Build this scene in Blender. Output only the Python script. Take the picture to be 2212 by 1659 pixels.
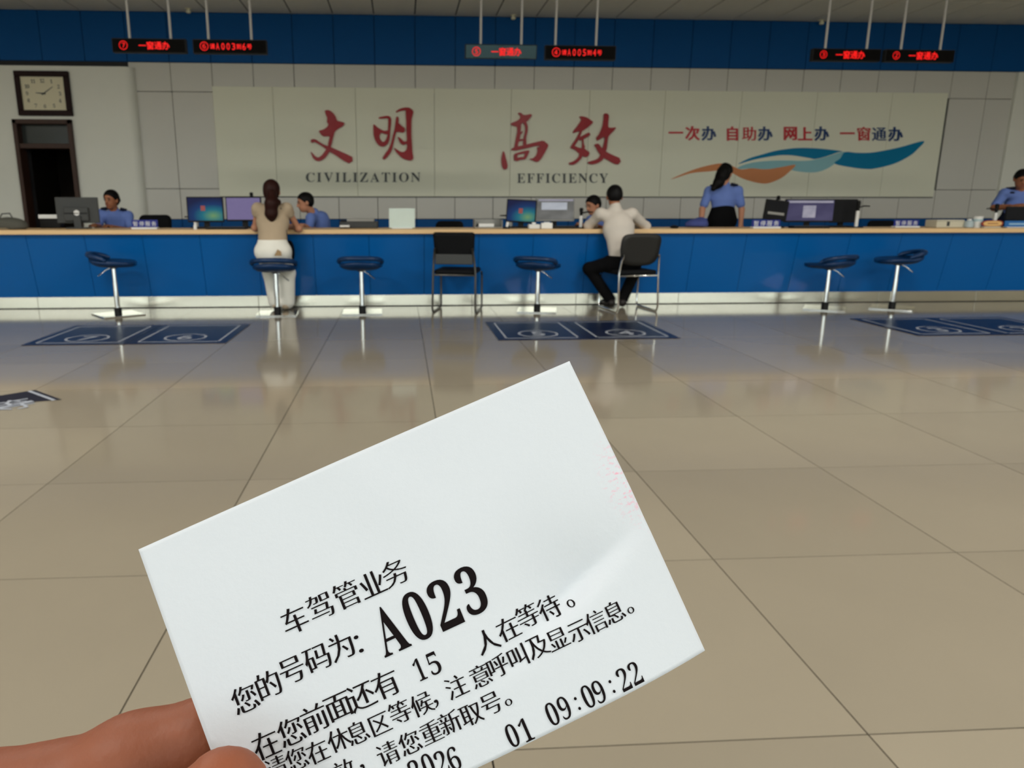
import bpy, math, random
import numpy as np
from mathutils import Vector, Matrix
from mathutils.geometry import tessellate_polygon

random.seed(7)
scene = bpy.context.scene
COL = scene.collection
for o in list(bpy.data.objects):
    bpy.data.objects.remove(o)

# ------------------------------------------------------------------ camera
W, H = 2212, 1659
FPX, PITCH, YAW, CX, CAMZ = 1603.92, -0.2347, 0.0604, 965.4, 1.0829
cam_f = np.array([math.sin(YAW) * math.cos(PITCH), math.cos(YAW) * math.cos(PITCH), math.sin(PITCH)])
cam_r = np.array([math.cos(YAW), -math.sin(YAW), 0.0])
cam_u = np.cross(cam_r, cam_f)
CAM = np.array([0.0, 0.0, CAMZ])
cd = bpy.data.cameras.new('camera')
cam = bpy.data.objects.new('camera', cd)
COL.objects.link(cam)
M = Matrix.Identity(4)
for i in range(3):
    M[i][0], M[i][1], M[i][2], M[i][3] = cam_r[i], cam_u[i], -cam_f[i], CAM[i]
cam.matrix_world = M
cd.sensor_width = 36.0
cd.lens = FPX / W * 36.0
cd.shift_x = (W / 2 - CX) / W
cd.clip_start, cd.clip_end = 0.01, 200
cd.dof.use_dof = True
cd.dof.focus_distance = 0.135
cd.dof.aperture_fstop = 64
scene.camera = cam

# ------------------------------------------------------------------ world, light, exposure
world = bpy.data.worlds.new('world')
scene.world = world
world.use_nodes = True
bg = world.node_tree.nodes['Background']
bg.inputs[0].default_value = (0.90, 0.96, 1.0, 1)
bg.inputs[1].default_value = 3.5
vs = scene.view_settings
vs.view_transform = 'Standard'
vs.look = 'None'
vs.gamma = 1.0
vs.use_curve_mapping = False
vs.exposure = 0.0
cy = scene.cycles
cy.max_bounces, cy.diffuse_bounces, cy.glossy_bounces, cy.transmission_bounces, cy.transparent_max_bounces = 6, 3, 4, 2, 6
cy.caustics_reflective = False
cy.caustics_refractive = False
FILL_W = 112.0  # power of each added ceiling fill lamp
RX0, RX1, RY0, RY1, RZ = -13.0, 16.0, -6.5, 12.0, 3.84      # inner faces of the hall
def portal(name, loc, rot, sx, sy):
    l = bpy.data.lights.new(name, 'AREA')
    l.shape = 'RECTANGLE'; l.size = sx; l.size_y = sy
    l.cycles.is_portal = True
    o = bpy.data.objects.new(name, l); COL.objects.link(o)
    o.location = loc; o.rotation_euler = rot
portal('window_portal', ((RX0 + RX1) / 2, RY0 - 0.2, 1.75), (math.radians(90), 0, 0), RX1 - RX0, 3.3)

# ------------------------------------------------------------------ helpers
def ray(px, py):
    return cam_f + (px - CX) / FPX * cam_r - (py - H / 2) / FPX * cam_u
def at(px, py, Y):
    d = ray(px, py); return CAM + d * (Y / d[1])
def onz(px, py, z=0.0):
    d = ray(px, py); return CAM + d * ((z - CAMZ) / d[2])
def near(px, py, D):
    return CAM + ray(px, py) * D

def lin(c):
    return tuple(((x / 255) / 12.92 if x / 255 <= 0.04045 else ((x / 255 + 0.055) / 1.055) ** 2.4) for x in c)

MATS = {}
def mat(name, rgb, rough=0.5, metal=0.0, var=0.05, scale=6.0, bump=0.0, bscale=60.0, spec=None, emit=None, estr=1.0, stretch=None, coat=0.0):
    if name in MATS:
        return MATS[name]
    m = bpy.data.materials.new(name); m.use_nodes = True
    nt = m.node_tree; n = nt.nodes; b = n['Principled BSDF']
    c = lin(rgb)
    tc = n.new('ShaderNodeTexCoord')
    src = tc.outputs['Object']
    if stretch:
        mp = n.new('ShaderNodeMapping'); mp.inputs['Scale'].default_value = stretch
        nt.links.new(src, mp.inputs['Vector']); src = mp.outputs['Vector']
    nz = n.new('ShaderNodeTexNoise'); nz.inputs['Scale'].default_value = scale; nz.inputs['Detail'].default_value = 4
    nt.links.new(src, nz.inputs['Vector'])
    mx = n.new('ShaderNodeMix'); mx.data_type = 'RGBA'
    mx.inputs[6].default_value = (*[max(0, x * (1 - var)) for x in c], 1)
    mx.inputs[7].default_value = (*[min(1, x * (1 + var)) for x in c], 1)
    nt.links.new(nz.outputs['Fac'], mx.inputs[0])
    nt.links.new(mx.outputs[2], b.inputs['Base Color'])
    b.inputs['Roughness'].default_value = rough
    b.inputs['Metallic'].default_value = metal
    if spec is None: spec = 0.12 if rough > 0.7 else 0.3
    b.inputs['Specular IOR Level'].default_value = spec
    b.inputs['Coat Weight'].default_value = coat
    if bump:
        nb = n.new('ShaderNodeTexNoise'); nb.inputs['Scale'].default_value = bscale; nb.inputs['Detail'].default_value = 3
        nt.links.new(src, nb.inputs['Vector'])
        bp = n.new('ShaderNodeBump'); bp.inputs['Strength'].default_value = bump; bp.inputs['Distance'].default_value = 0.002
        nt.links.new(nb.outputs['Fac'], bp.inputs['Height']); nt.links.new(bp.outputs['Normal'], b.inputs['Normal'])
    if emit:
        b.inputs['Emission Color'].default_value = (*lin(emit), 1); b.inputs['Emission Strength'].default_value = estr
    MATS[name] = m
    return m

def mesh_obj(name, verts, faces, m=None, parent=None, smooth=False):
    me = bpy.data.meshes.new(name)
    me.from_pydata([tuple(map(float, v)) for v in verts], [], faces)
    me.update()
    if smooth:
        me.polygons.foreach_set('use_smooth', [True] * len(me.polygons))
    o = bpy.data.objects.new(name, me); COL.objects.link(o)
    if m: me.materials.append(m)
    if parent: o.parent = parent
    return o

class MB:
    """collects simple solids into one mesh"""
    def __init__(s): s.v, s.f = [], []
    def add(s, vs_, fs_):
        k = len(s.v); s.v += [tuple(map(float, v)) for v in vs_]; s.f += [tuple(i + k for i in f) for f in fs_]; return s
    def box(s, lo, hi, bev=0.0, mtx=None):
        x0, y0, z0 = lo; x1, y1, z1 = hi
        if bev <= 0:
            vs_ = [(x0,y0,z0),(x1,y0,z0),(x1,y1,z0),(x0,y1,z0),(x0,y0,z1),(x1,y0,z1),(x1,y1,z1),(x0,y1,z1)]
            fs_ = [(0,3,2,1),(4,5,6,7),(0,1,5,4),(1,2,6,5),(2,3,7,6),(3,0,4,7)]
        else:
            b = min(bev, (x1-x0)*.49, (y1-y0)*.49, (z1-z0)*.49)
            import bmesh
            bm = bmesh.new(); bmesh.ops.create_cube(bm, size=1)
            for v in bm.verts:
                v.co = Vector(((x0+x1)/2 + v.co.x*(x1-x0), (y0+y1)/2 + v.co.y*(y1-y0), (z0+z1)/2 + v.co.z*(z1-z0)))
            bmesh.ops.bevel(bm, geom=bm.edges[:], offset=b, segments=2, affect='EDGES', profile=0.5)
            bm.verts.index_update()
            vs_ = [tuple(v.co) for v in bm.verts]; fs_ = [tuple(v.index for v in f.verts) for f in bm.faces]; bm.free()
        if mtx is not None: vs_ = [tuple(mtx @ Vector(v)) for v in vs_]
        return s.add(vs_, fs_)
    def tube(s, pts, r, seg=10, caps=True):
        pts = [Vector(p) for p in pts]; rs = r if isinstance(r, (list, tuple)) else [r] * len(pts)
        rings = []; up = None
        for i, p in enumerate(pts):
            a = pts[max(i-1, 0)]; b = pts[min(i+1, len(pts)-1)]
            d = (b - a).normalized()
            if up is None:
                up = Vector((0, 0, 1)) if abs(d.z) < 0.9 else Vector((1, 0, 0))
            x = d.cross(up)
            if x.length < 1e-4: x = d.cross(Vector((0.3, 1, 0.2)))
            x.normalize(); y = x.cross(d).normalized(); up = y
            rings.append([p + (x * math.cos(2*math.pi*k/seg) + y * math.sin(2*math.pi*k/seg)) * rs[i] for k in range(seg)])
        vs_ = [v for rg in rings for v in rg]; fs_ = []
        for i in range(len(pts)-1):
            for k in range(seg):
                fs_.append((i*seg+k, i*seg+(k+1) % seg, (i+1)*seg+(k+1) % seg, (i+1)*seg+k))
        if caps:
            fs_.append(tuple(range(seg))); fs_.append(tuple(reversed(range((len(pts)-1)*seg, len(pts)*seg))))
        return s.add(vs_, [tuple(reversed(f)) for f in fs_])
    def lathe(s, prof, c=(0,0,0), seg=24):
        vs_, fs_ = [], []
        for r, z in prof:
            for k in range(seg):
                a = 2*math.pi*k/seg; vs_.append((c[0]+r*math.cos(a), c[1]+r*math.sin(a), c[2]+z))
        for i in range(len(prof)-1):
            for k in range(seg):
                fs_.append((i*seg+k, i*seg+(k+1) % seg, (i+1)*seg+(k+1) % seg, (i+1)*seg+k))
        fs_.append(tuple(reversed(range(seg)))); fs_.append(tuple(range((len(prof)-1)*seg, len(prof)*seg)))
        return s.add(vs_, fs_)
    def build(s, name, m, parent=None, smooth=False):
        return mesh_obj(name, s.v, s.f, m, parent, smooth)

def smooth_by_angle(o, deg=40):
    me = o.data
    me.polygons.foreach_set('use_smooth', [True] * len(me.polygons))
    try: me.set_sharp_from_angle(angle=math.radians(deg))
    except Exception: pass
    return o

def tag(o, label, cat, group=None, kind=None):
    if label: o['label'] = label
    if cat: o['category'] = cat
    if group: o['group'] = group
    if kind: o['kind'] = kind
    return o
def thing(name, label, cat, loc=(0,0,0), rz=0.0, group=None):
    o = bpy.data.objects.new(name, None); COL.objects.link(o)
    o.empty_display_size = 0.1
    o.location = loc; o.rotation_euler = (0, 0, rz)
    return tag(o, label, cat, group)
def structure(o, label):
    o['kind'] = 'structure'; o['label'] = label
    return o
def copy_tree(o, parent=None):
    c = o.copy(); COL.objects.link(c); c.parent = parent
    if parent: c.matrix_parent_inverse = o.matrix_parent_inverse.copy()
    for ch in list(o.children): copy_tree(ch, c)
    return c

# ---- flat lettering: outlines of glyphs, with separate control over horizontal and vertical stroke weight
GLY = {}
def loops_of(ch):
    return GLY[ch]
def preload_glyphs(chars):
    """outlines of every character used, read from one text laid out one character to a line"""
    chars = list(dict.fromkeys(chars)); LS = 3.0
    c = bpy.data.curves.new('glyphs', 'FONT'); c.body = '\n'.join(chars); c.space_line = LS
    o = bpy.data.objects.new('glyphs', c); COL.objects.link(o)
    dg = bpy.context.evaluated_depsgraph_get()
    cu = o.evaluated_get(dg).to_curve(dg)
    for ch in chars: GLY[ch] = []
    for sp in cu.splines:
        P = []
        bp = sp.bezier_points; n = len(bp)
        for i in range(n):
            a, b = bp[i], bp[(i+1) % n]
            p0, p1, p2, p3 = [np.array(q[:2]) for q in (a.co, a.handle_right, b.handle_left, b.co)]
            c3 = lambda u_, v_: u_[0]*v_[1]-u_[1]*v_[0]
            straight = abs(c3(p1-p0, p3-p0)) < 1e-5 and abs(c3(p2-p0, p3-p0)) < 1e-5
            for t in ((0,) if straight else (0, .33, .66)):
                P.append((1-t)**3*p0 + 3*(1-t)**2*t*p1 + 3*(1-t)*t*t*p2 + t**3*p3)
        Q = []
        for p in P:
            if not Q or np.linalg.norm(p-Q[-1]) > 1e-4: Q.append(p)
        if len(Q) > 2 and np.linalg.norm(Q[0]-Q[-1]) < 1e-4: Q.pop()
        if len(Q) > 2:
            L = np.array(Q); k = int(round((0.35-L[:, 1].mean())/LS))
            L[:, 1] += k*LS
            GLY[chars[k]].append(L)
    bpy.data.objects.remove(o); bpy.data.curves.remove(c)
def weight(loops, tx, ty):
    if not loops: return loops
    area = sum(0.5*np.sum(L[:,0]*np.roll(L[:,1],-1) - np.roll(L[:,0],-1)*L[:,1]) for L in loops)
    sg = 1 if area > 0 else -1
    out = []
    for L in loops:
        e = np.roll(L, -1, 0) - L
        ln = np.linalg.norm(e, axis=1, keepdims=True); ln[ln < 1e-9] = 1
        nrm = np.stack([e[:,1], -e[:,0]], 1) / ln * sg
        t = tx*nrm[:,0]**2 + ty*nrm[:,1]**2
        R = L.copy()
        for i in range(len(L)):
            n1, n2, t1, t2 = nrm[i-1], nrm[i], t[i-1], t[i]
            det = n1[0]*n2[1] - n1[1]*n2[0]
            if abs(det) < 0.25:
                nn = n1 + n2; l2 = np.linalg.norm(nn)
                v = nn/l2*(t1+t2)/2 if l2 > .1 else np.zeros(2)
            else:
                v = np.array([(t1*n2[1]-t2*n1[1])/det, (n1[0]*t2-n2[0]*t1)/det])
            mx_ = 2.0*max(abs(t1), abs(t2))
            l = np.linalg.norm(v)
            if l > mx_ > 0: v = v*mx_/l
            R[i] = L[i] + v
        out.append(R)
    return out
def bbox(loops):
    A = np.concatenate(loops); return A.min(0), A.max(0)
def loop_area(L): return 0.5*np.sum(L[:,0]*np.roll(L[:,1],-1)-np.roll(L[:,0],-1)*L[:,1])
def inside(p, L):
    x, y = p; c = False; j = len(L)-1
    for i in range(len(L)):
        if (L[i][1] > y) != (L[j][1] > y) and x < (L[j][0]-L[i][0])*(y-L[i][1])/(L[j][1]-L[i][1])+L[i][0]: c = not c
        j = i
    return c
def fill_loops(loops):
    """triangulated fill of 2D outlines with holes -> verts (n,2), faces"""
    loops = [np.array(L, float) for L in loops]
    if not loops: return np.zeros((0, 2)), []
    A = [loop_area(L) for L in loops]; sg = 1 if sum(A) > 0 else -1
    outs = [i for i, a in enumerate(A) if a*sg > 0]; grp = {i: [loops[i]] for i in outs}
    for i, a in enumerate(A):
        if a*sg > 0: continue
        best = None
        for o in outs:
            if inside(loops[i][0], loops[o]) and (best is None or abs(A[o]) < abs(A[best])): best = o
        if best is not None: grp[best].append(loops[i])
    V, F = [], []
    for g in grp.values():
        v = np.concatenate(g); lo_, hi_ = v.min(0), v.max(0); sc_0 = 20.0/max((hi_-lo_).max(), 1e-9)
        w = (v-lo_)*sc_0; k = sum(len(q) for q in V); it = iter(w)
        tri = tessellate_polygon([[Vector((*next(it), 0)) for _ in L] for L in g])
        for t in tri:
            a_, b_, c_ = w[t[0]], w[t[1]], w[t[2]]
            s_ = (b_[0]-a_[0])*(c_[1]-a_[1])-(b_[1]-a_[1])*(c_[0]-a_[0])
            if abs(s_) < 1e-9: continue
            F.append((k+t[0], k+t[1], k+t[2]) if s_ > 0 else (k+t[0], k+t[2], k+t[1]))
        V.append(v)
    return np.concatenate(V), F
def glyph_in_box(ch, cx, cy, w=None, h=None, em=None, tx=0, ty=0):
    """loops of a glyph moved so its box centre is (cx,cy); scaled to em, or to a height h / width w"""
    L = weight(loops_of(ch), tx, ty)
    if not L: return []
    lo, hi = bbox(L); c = (lo+hi)/2; s = hi-lo
    if em is not None: k = np.array([em, em])
    else:
        ky = h/s[1]; kx = (w/s[0]) if w else ky
        k = np.array([kx, ky])
    return [(l-c)*k + np.array([cx, cy]) for l in L]
def relief(name, loops, to3, depth_vec, m, parent):
    """raised flat shape: filled front plus side walls; to3 maps (x,y) to a point, depth_vec points to the front"""
    v, f = fill_loops(loops)
    if len(v) == 0: return None
    d = np.array(depth_vec)
    vs_ = [np.array(to3(*p)) + d for p in v]; fs_ = list(f)
    for L in loops:
        k = len(vs_); n = len(L)
        vs_ += [np.array(to3(*p)) + d for p in L] + [np.array(to3(*p)) for p in L]
        fs_ += [(k+i, k+(i+1) % n, k+n+(i+1) % n, k+n+i) for i in range(n)]
    return mesh_obj(name, vs_, fs_, m, parent)

def catmull(P, closed=True, n=4):
    P = np.array(P, float); out = []; N = len(P)
    rng = range(N) if closed else range(N-1)
    for i in rng:
        if closed: p0, p1, p2, p3 = P[i-1], P[i], P[(i+1) % N], P[(i+2) % N]
        else: p0, p1, p2, p3 = P[max(i-1,0)], P[i], P[i+1], P[min(i+2,N-1)]
        for k in range(n):
            t = k/n
            out.append(0.5*((2*p1)+(-p0+p2)*t+(2*p0-5*p1+4*p2-p3)*t*t+(-p0+3*p1-3*p2+p3)*t**3))
    if not closed: out.append(P[-1])
    return np.array(out)
def brush(S):
    """variable-width stroke (x,y,half width) -> outline"""
    A = catmull(S, False, 5); p = A[:, :2]; w = np.maximum(A[:, 2], 2)
    d = np.gradient(p, axis=0); d /= np.linalg.norm(d, axis=1, keepdims=True)+1e-9
    n = np.stack([-d[:,1], d[:,0]], 1)
    l, r = p+n*w[:,None], p-n*w[:,None]
    c1 = p[-1]+d[-1]*w[-1]*0.6; c0 = p[0]-d[0]*w[0]*0.6
    return np.concatenate([[c0], l, [c1], r[::-1]])

# ---- bodies: smooth blends of tapered limbs, meshed with surface nets
def blend_mesh(prims, h, k=0.02, clip=()):
    los, his = [], []
    for p in prims:
        if p[0] == 'c':
            a, b, r = np.array(p[1]), np.array(p[2]), max(p[3], p[4])
            los.append(np.minimum(a, b)-r); his.append(np.maximum(a, b)+r)
        else:
            c = np.array(p[1]); r = max(p[2]); los.append(c-r); his.append(c+r)
    pad = 3*h
    lo = np.min(los, 0)-pad; hi = np.max(his, 0)+pad
    n = np.ceil((hi-lo)/h).astype(int)+1
    ax = [lo[i]+np.arange(n[i])*h for i in range(3)]
    D = np.full(n, 1.0, np.float32)
    for p, l, u_ in zip(prims, los, his):
        m_ = k+2*h
        i0 = np.maximum(((l-m_-lo)/h).astype(int), 0); i1 = np.minimum(np.ceil((u_+m_-lo)/h).astype(int)+1, n)
        X, Y, Z = np.meshgrid(ax[0][i0[0]:i1[0]], ax[1][i0[1]:i1[1]], ax[2][i0[2]:i1[2]], indexing='ij')
        Q = np.stack([X, Y, Z], -1)
        if p[0] == 'c':
            a, b = np.array(p[1]), np.array(p[2]); ba = b-a
            t = np.clip(((Q-a)@ba)/max(ba@ba, 1e-12), 0, 1)
            q = Q-(a+t[..., None]*ba)
            if len(p) > 5 and p[5] is not None:
                fd = np.array(p[5], float); fd /= np.linalg.norm(fd)
                q = q+(1/p[6]-1)*(q@fd)[..., None]*fd
            d = np.linalg.norm(q, axis=-1)-(p[3]+(p[4]-p[3])*t)
        else:
            R = np.array(p[3]) if len(p) > 3 and p[3] is not None else np.eye(3)
            q = (Q-np.array(p[1]))@R.T
            rr = np.array(p[2])
            k0 = np.linalg.norm(q/rr, axis=-1); k1 = np.linalg.norm(q/rr**2, axis=-1)+1e-9
            d = k0*(k0-1)/k1
            if len(p) > 4:
                for (pc, pn) in p[4]:
                    d = np.maximum(d, -((Q-np.array(pc))@np.array(pn)))
        S = D[i0[0]:i1[0], i0[1]:i1[1], i0[2]:i1[2]]
        hh = np.clip(k-np.abs(S-d), 0, None)/k
        D[i0[0]:i1[0], i0[1]:i1[1], i0[2]:i1[2]] = np.minimum(S, d)-hh*hh*k*0.25
    for (pc, pn) in clip:
        X, Y, Z = np.meshgrid(*ax, indexing='ij')
        D = np.maximum(D, -((X-pc[0])*pn[0]+(Y-pc[1])*pn[1]+(Z-pc[2])*pn[2])).astype(np.float32)
    ins = D < 0
    c = [ins[i:n[0]-1+i, j:n[1]-1+j, l:n[2]-1+l] for i in (0,1) for j in (0,1) for l in (0,1)]
    s = sum(x.astype(np.int8) for x in c)
    cell = (s > 0) & (s < 8)
    idx = -np.ones(cell.shape, int); I = np.argwhere(cell); idx[cell] = np.arange(len(I))
    acc = np.zeros((len(I), 3)); cnt = np.zeros(len(I))
    corners = [(i,j,l) for i in (0,1) for j in (0,1) for l in (0,1)]
    for a in range(8):
        for b in range(a+1, 8):
            ca, cb = np.array(corners[a]), np.array(corners[b])
            if np.abs(ca-cb).sum() != 1: continue
            va = D[tuple((I+ca).T)]; vb = D[tuple((I+cb).T)]
            mk = (va < 0) != (vb < 0)
            t = np.where(mk, va/(np.where(mk, va-vb, 1)), 0)
            acc += np.where(mk[:, None], ca+(cb-ca)*t[:, None], 0); cnt += mk
    V = lo+(I+acc/cnt[:, None])*h
    F = []
    for axis in range(3):
        o1, o2 = [(1,2),(2,0),(0,1)][axis]
        sl0 = [slice(None)]*3; sl1 = [slice(None)]*3
        sl0[axis] = slice(0, -1); sl1[axis] = slice(1, None)
        A, B = ins[tuple(sl0)], ins[tuple(sl1)]
        for flip, mk in ((0, A & ~B), (1, ~A & B)):
            E_ = np.argwhere(mk)
            E_ = E_[(E_[:, o1] > 0) & (E_[:, o2] > 0) & (E_[:, o1] < cell.shape[o1]) & (E_[:, o2] < cell.shape[o2])]
            e1 = np.zeros(3, int); e1[o1] = 1; e2 = np.zeros(3, int); e2[o2] = 1
            q = [idx[tuple((E_-e1-e2).T)], idx[tuple((E_-e2).T)], idx[tuple(E_.T)], idx[tuple((E_-e1).T)]]
            if flip: q = q[::-1]
            F += list(zip(*[x.tolist() for x in q]))
    return V, F
def body_mesh(name, prims, h, m, parent=None, k=0.02, clip=()):
    V, F = blend_mesh(prims, h, k, clip)
    return mesh_obj(name, V, F, m, parent, True)
preload_glyphs('一次办自助网上窗通请到号等暂停服务①②③④⑤⑥⑦⑧⑨A0123456789:您的码为：车驾管业前面还有人在待。休息区候，注意呼叫及显示信重新取效过无'
             + ''.join(chr(0x1D7CE+q) for q in range(10)) + ''.join(chr(0x1D400+q) for q in range(26)))
# ------------------------------------------------------------------ materials
m_tile = mat('polished_beige_tile', (140, 132, 116), rough=0.09, var=0.05, scale=2.2, spec=0.5)
oi = m_tile.node_tree.nodes.new('ShaderNodeObjectInfo'); mr_ = m_tile.node_tree.nodes.new('ShaderNodeMapRange'); hv = m_tile.node_tree.nodes.new('ShaderNodeHueSaturation')
mr_.inputs['To Min'].default_value = 0.94; mr_.inputs['To Max'].default_value = 1.07
_b = m_tile.node_tree.nodes['Principled BSDF']; _s = _b.inputs['Base Color'].links[0].from_socket
m_tile.node_tree.links.new(oi.outputs['Random'], mr_.inputs['Value']); m_tile.node_tree.links.new(mr_.outputs[0], hv.inputs['Value'])
m_tile.node_tree.links.new(_s, hv.inputs['Color']); m_tile.node_tree.links.new(hv.outputs[0], _b.inputs['Base Color'])
m_grout = mat('grey_grout', (48, 44, 38), rough=0.9)
m_white_wall = mat('white_wall_paint', (232, 232, 222), rough=0.7, var=0.02, bump=0.05)
m_grey_panel = mat('grey_wall_panel', (212, 210, 202), rough=0.45, var=0.03, scale=1.5)
m_blue_panel = mat('blue_wall_panel', (0, 80, 146), rough=0.5, var=0.04, scale=1.5, spec=0.15)
m_blue_gloss = mat('blue_counter_laminate', (0, 88, 158), rough=0.32, var=0.05, scale=1.2, spec=0.3)
m_cream = mat('cream_sign_panel', (232, 232, 212), rough=0.5, var=0.03, scale=1.2)
m_ceiling = mat('ceiling_panel', (234, 233, 224), rough=0.7, var=0.03)
m_dark_gap = mat('shadow_gap', (60, 60, 62), rough=0.9)
m_steel = mat('brushed_steel_kick', (214, 207, 190), rough=0.22, metal=1.0, var=0.06, scale=3.0, stretch=(0.4, 1, 14))
m_chrome = mat('chrome', (232, 232, 230), rough=0.08, metal=1.0, var=0.02)
m_wood = mat('light_maple_top', (226, 190, 140), rough=0.4, var=0.12, scale=5.0, stretch=(0.6, 8, 8))
m_brown = mat('dark_brown_wood', (64, 42, 32), rough=0.5, var=0.2, scale=5.0, stretch=(8, 8, 1))
m_clockbrown = mat('very_dark_wood', (34, 14, 12), rough=0.5, var=0.2, spec=0.15)
m_black = mat('black_plastic', (15, 15, 16), rough=0.5, var=0.1, spec=0.2)
m_blackmesh = mat('black_mesh_fabric', (16, 17, 19), rough=0.75, var=0.15, scale=80)
m_dkgrey = mat('dark_grey_plastic', (60, 62, 62), rough=0.5, var=0.06)
m_grey = mat('grey_plastic', (150, 150, 145), rough=0.5, var=0.06)
m_whitepl = mat('white_plastic', (226, 228, 226), rough=0.4, var=0.03)
m_red = mat('red_sign_lacquer', (158, 0, 16), rough=0.3, var=0.15, scale=5, spec=0.25)
m_redflat = mat('red_lettering', (196, 38, 50), rough=0.4, var=0.06)
m_navy = mat('navy_lettering', (24, 58, 112), rough=0.4, var=0.06)
m_darklet = mat('dark_grey_lettering', (66, 68, 66), rough=0.35, var=0.08)
m_wave_blue = mat('wave_blue', (0, 122, 166), rough=0.5, var=0.08, scale=1, spec=0.15)
m_wave_light = mat('wave_pale_blue', (140, 190, 198), rough=0.5, var=0.06, scale=1)
m_wave_orange = mat('wave_orange', (210, 138, 92), rough=0.5, var=0.1, scale=1, spec=0.15)
m_rod = mat('grey_painted_rod', (168, 166, 162), rough=0.5)
m_mat = mat('navy_floor_mat', (4, 16, 48), rough=0.3, var=0.1, scale=4, spec=0.22)
m_matdark = mat('dark_floor_mat', (28, 29, 42), rough=0.6, var=0.1, spec=0.2)
m_matline = mat('pale_mat_print', (158, 164, 174), rough=0.5, spec=0.2)
m_led = mat('red_led', (120, 0, 0), rough=0.5, emit=(255, 12, 10), estr=1.1)
m_ledface = mat('led_black_glass', (8, 7, 6), rough=0.6, var=0.1, spec=0.04)
m_ledglare = mat('led_glossy_glass', (10, 9, 9), rough=0.06, var=0.1, spec=1.0)
m_ledglare.node_tree.nodes['Principled BSDF'].inputs['Specular Tint'].default_value = (0.55, 0.85, 0.95, 1)
m_stoolblue = mat('dark_blue_vinyl', (6, 44, 84), rough=0.32, var=0.1)
m_paper = mat('white_paper', (236, 238, 236), rough=0.7, var=0.015)
m_ground = mat('outdoor_paving', (150, 148, 140), rough=0.9)
m_frame = mat('aluminium_frame', (120, 122, 124), rough=0.4, metal=0.6)

def transparent_mat(name, tint, gl=0.08):
    m = bpy.data.materials.new(name); m.use_nodes = True; nt = m.node_tree; nt.nodes.clear()
    o = nt.nodes.new('ShaderNodeOutputMaterial'); t = nt.nodes.new('ShaderNodeBsdfTransparent'); g = nt.nodes.new('ShaderNodeBsdfGlossy')
    mx = nt.nodes.new('ShaderNodeMixShader'); nz = nt.nodes.new('ShaderNodeTexNoise'); mr = nt.nodes.new('ShaderNodeMapRange')
    t.inputs[0].default_value = (*lin(tint), 1); g.inputs['Roughness'].default_value = 0.03
    nt.nodes.remove(nz); nt.nodes.remove(mr); mx.inputs[0].default_value = gl
    nt.links.new(t.outputs[0], mx.inputs[1]); nt.links.new(g.outputs[0], mx.inputs[2]); nt.links.new(mx.outputs[0], o.inputs[0])
    return m
m_glass = transparent_mat('window_glass', (244, 248, 246), 0.06)

# ------------------------------------------------------------------ floor
TX0, TY0, TS = -1.4315, 1.295, 0.8
floor = structure(MB().box((RX0, RY0-0.2, -0.2), (RX1, 14.5, -0.006)).build('floor', m_tile), 'polished beige tiled floor of the hall')
i0, i1, j0, j1 = -6, 12, -3, 9
xa, xb, ya, yb = TX0+i0*TS, TX0+i1*TS, TY0+j0*TS, 8.30
MB().box((xa, ya, -0.006), (xb, yb, -0.0035)).build('grout_bed', m_grout, floor)
G = 0.002
tile_full = MB().box((-TS/2+G, -TS/2+G, -0.0034), (TS/2-G, TS/2-G, 0.0)).build('floor_tile', m_tile, floor)
tile_cut = MB().box((-TS/2+G, -(yb-7.695)/2+G, -0.0034), (TS/2-G, (yb-7.695)/2-G, 0.0)).build('floor_tile', m_tile, floor)
first = {0: True, 1: True}
for j in range(j0, j1):
    cut = j == 8
    for i in range(i0, i1):
        p = tile_cut if cut else tile_full
        if first[int(cut)]: o = p; first[int(cut)] = False
        else:
            o = p.copy(); COL.objects.link(o)
        yc = (7.695+yb)/2 if cut else TY0+(j+.5)*TS
        o.location = (TX0+(i+.5)*TS, yc, 0)

# ------------------------------------------------------------------ back wall
YW = 12.0
def s12(v): return v*YW/11.0
def z12(z): return CAMZ+(z-CAMZ)*YW/11.0
Z_CEIL, Z_BAND = 3.84, z12(2.981)
Z_R1, Z_R2, Z_R3 = z12(2.608), z12(1.325), z12(0.906)
RZ = Z_CEIL
wb = structure(MB().box((RX0-0.2, YW+0.03, -0.2), (-4.0, YW+0.2, RZ)).box((-4.0, YW+0.03, -0.2), (RX1+0.2, YW+0.2, RZ)).build('wall_back', m_dark_gap), 'panelled back wall behind the service counter')
# the stretch behind the doorway is open: cut the wall there instead of covering it
wb.data.clear_geometry()
DX0, DX1 = at(49, 330, 11.9)[0], at(158, 330, 11.9)[0]      # doorway opening
tmp = MB()
tmp.box((RX0-0.2, YW+0.03, -0.2), (DX0-0.02, YW+0.2, RZ)).box((DX1+0.02, YW+0.03, -0.2), (RX1+0.2, YW+0.2, RZ)).box((DX0-0.02, YW+0.03, 2.32), (DX1+0.02, YW+0.2, RZ))
wb.data.from_pydata(tmp.v, [], tmp.f); wb.data.update()
PW = 0.6045
px0 = -3.985
seams = [px0+k*PW for k in range(24)]
g2 = 0.004
cache = {}
def panel(name, x0, x1, z0, z1, m, y0=YW, y1=YW+0.03, par=None):
    key = (name, round(x1-x0, 3), round(z1-z0, 3), round(y1-y0, 3), m.name)
    if key in cache:
        o = cache[key].copy(); COL.objects.link(o)
    else:
        o = MB().box((-(x1-x0)/2+g2, 0, -(z1-z0)/2+g2), ((x1-x0)/2-g2, y1-y0, (z1-z0)/2-g2), 0.003).build(name, m, par)
        cache[key] = o
    o.location = ((x0+x1)/2, y0, (z0+z1)/2); o.parent = par
    return o
XR = at(2194, 165, YW)[0]
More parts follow.
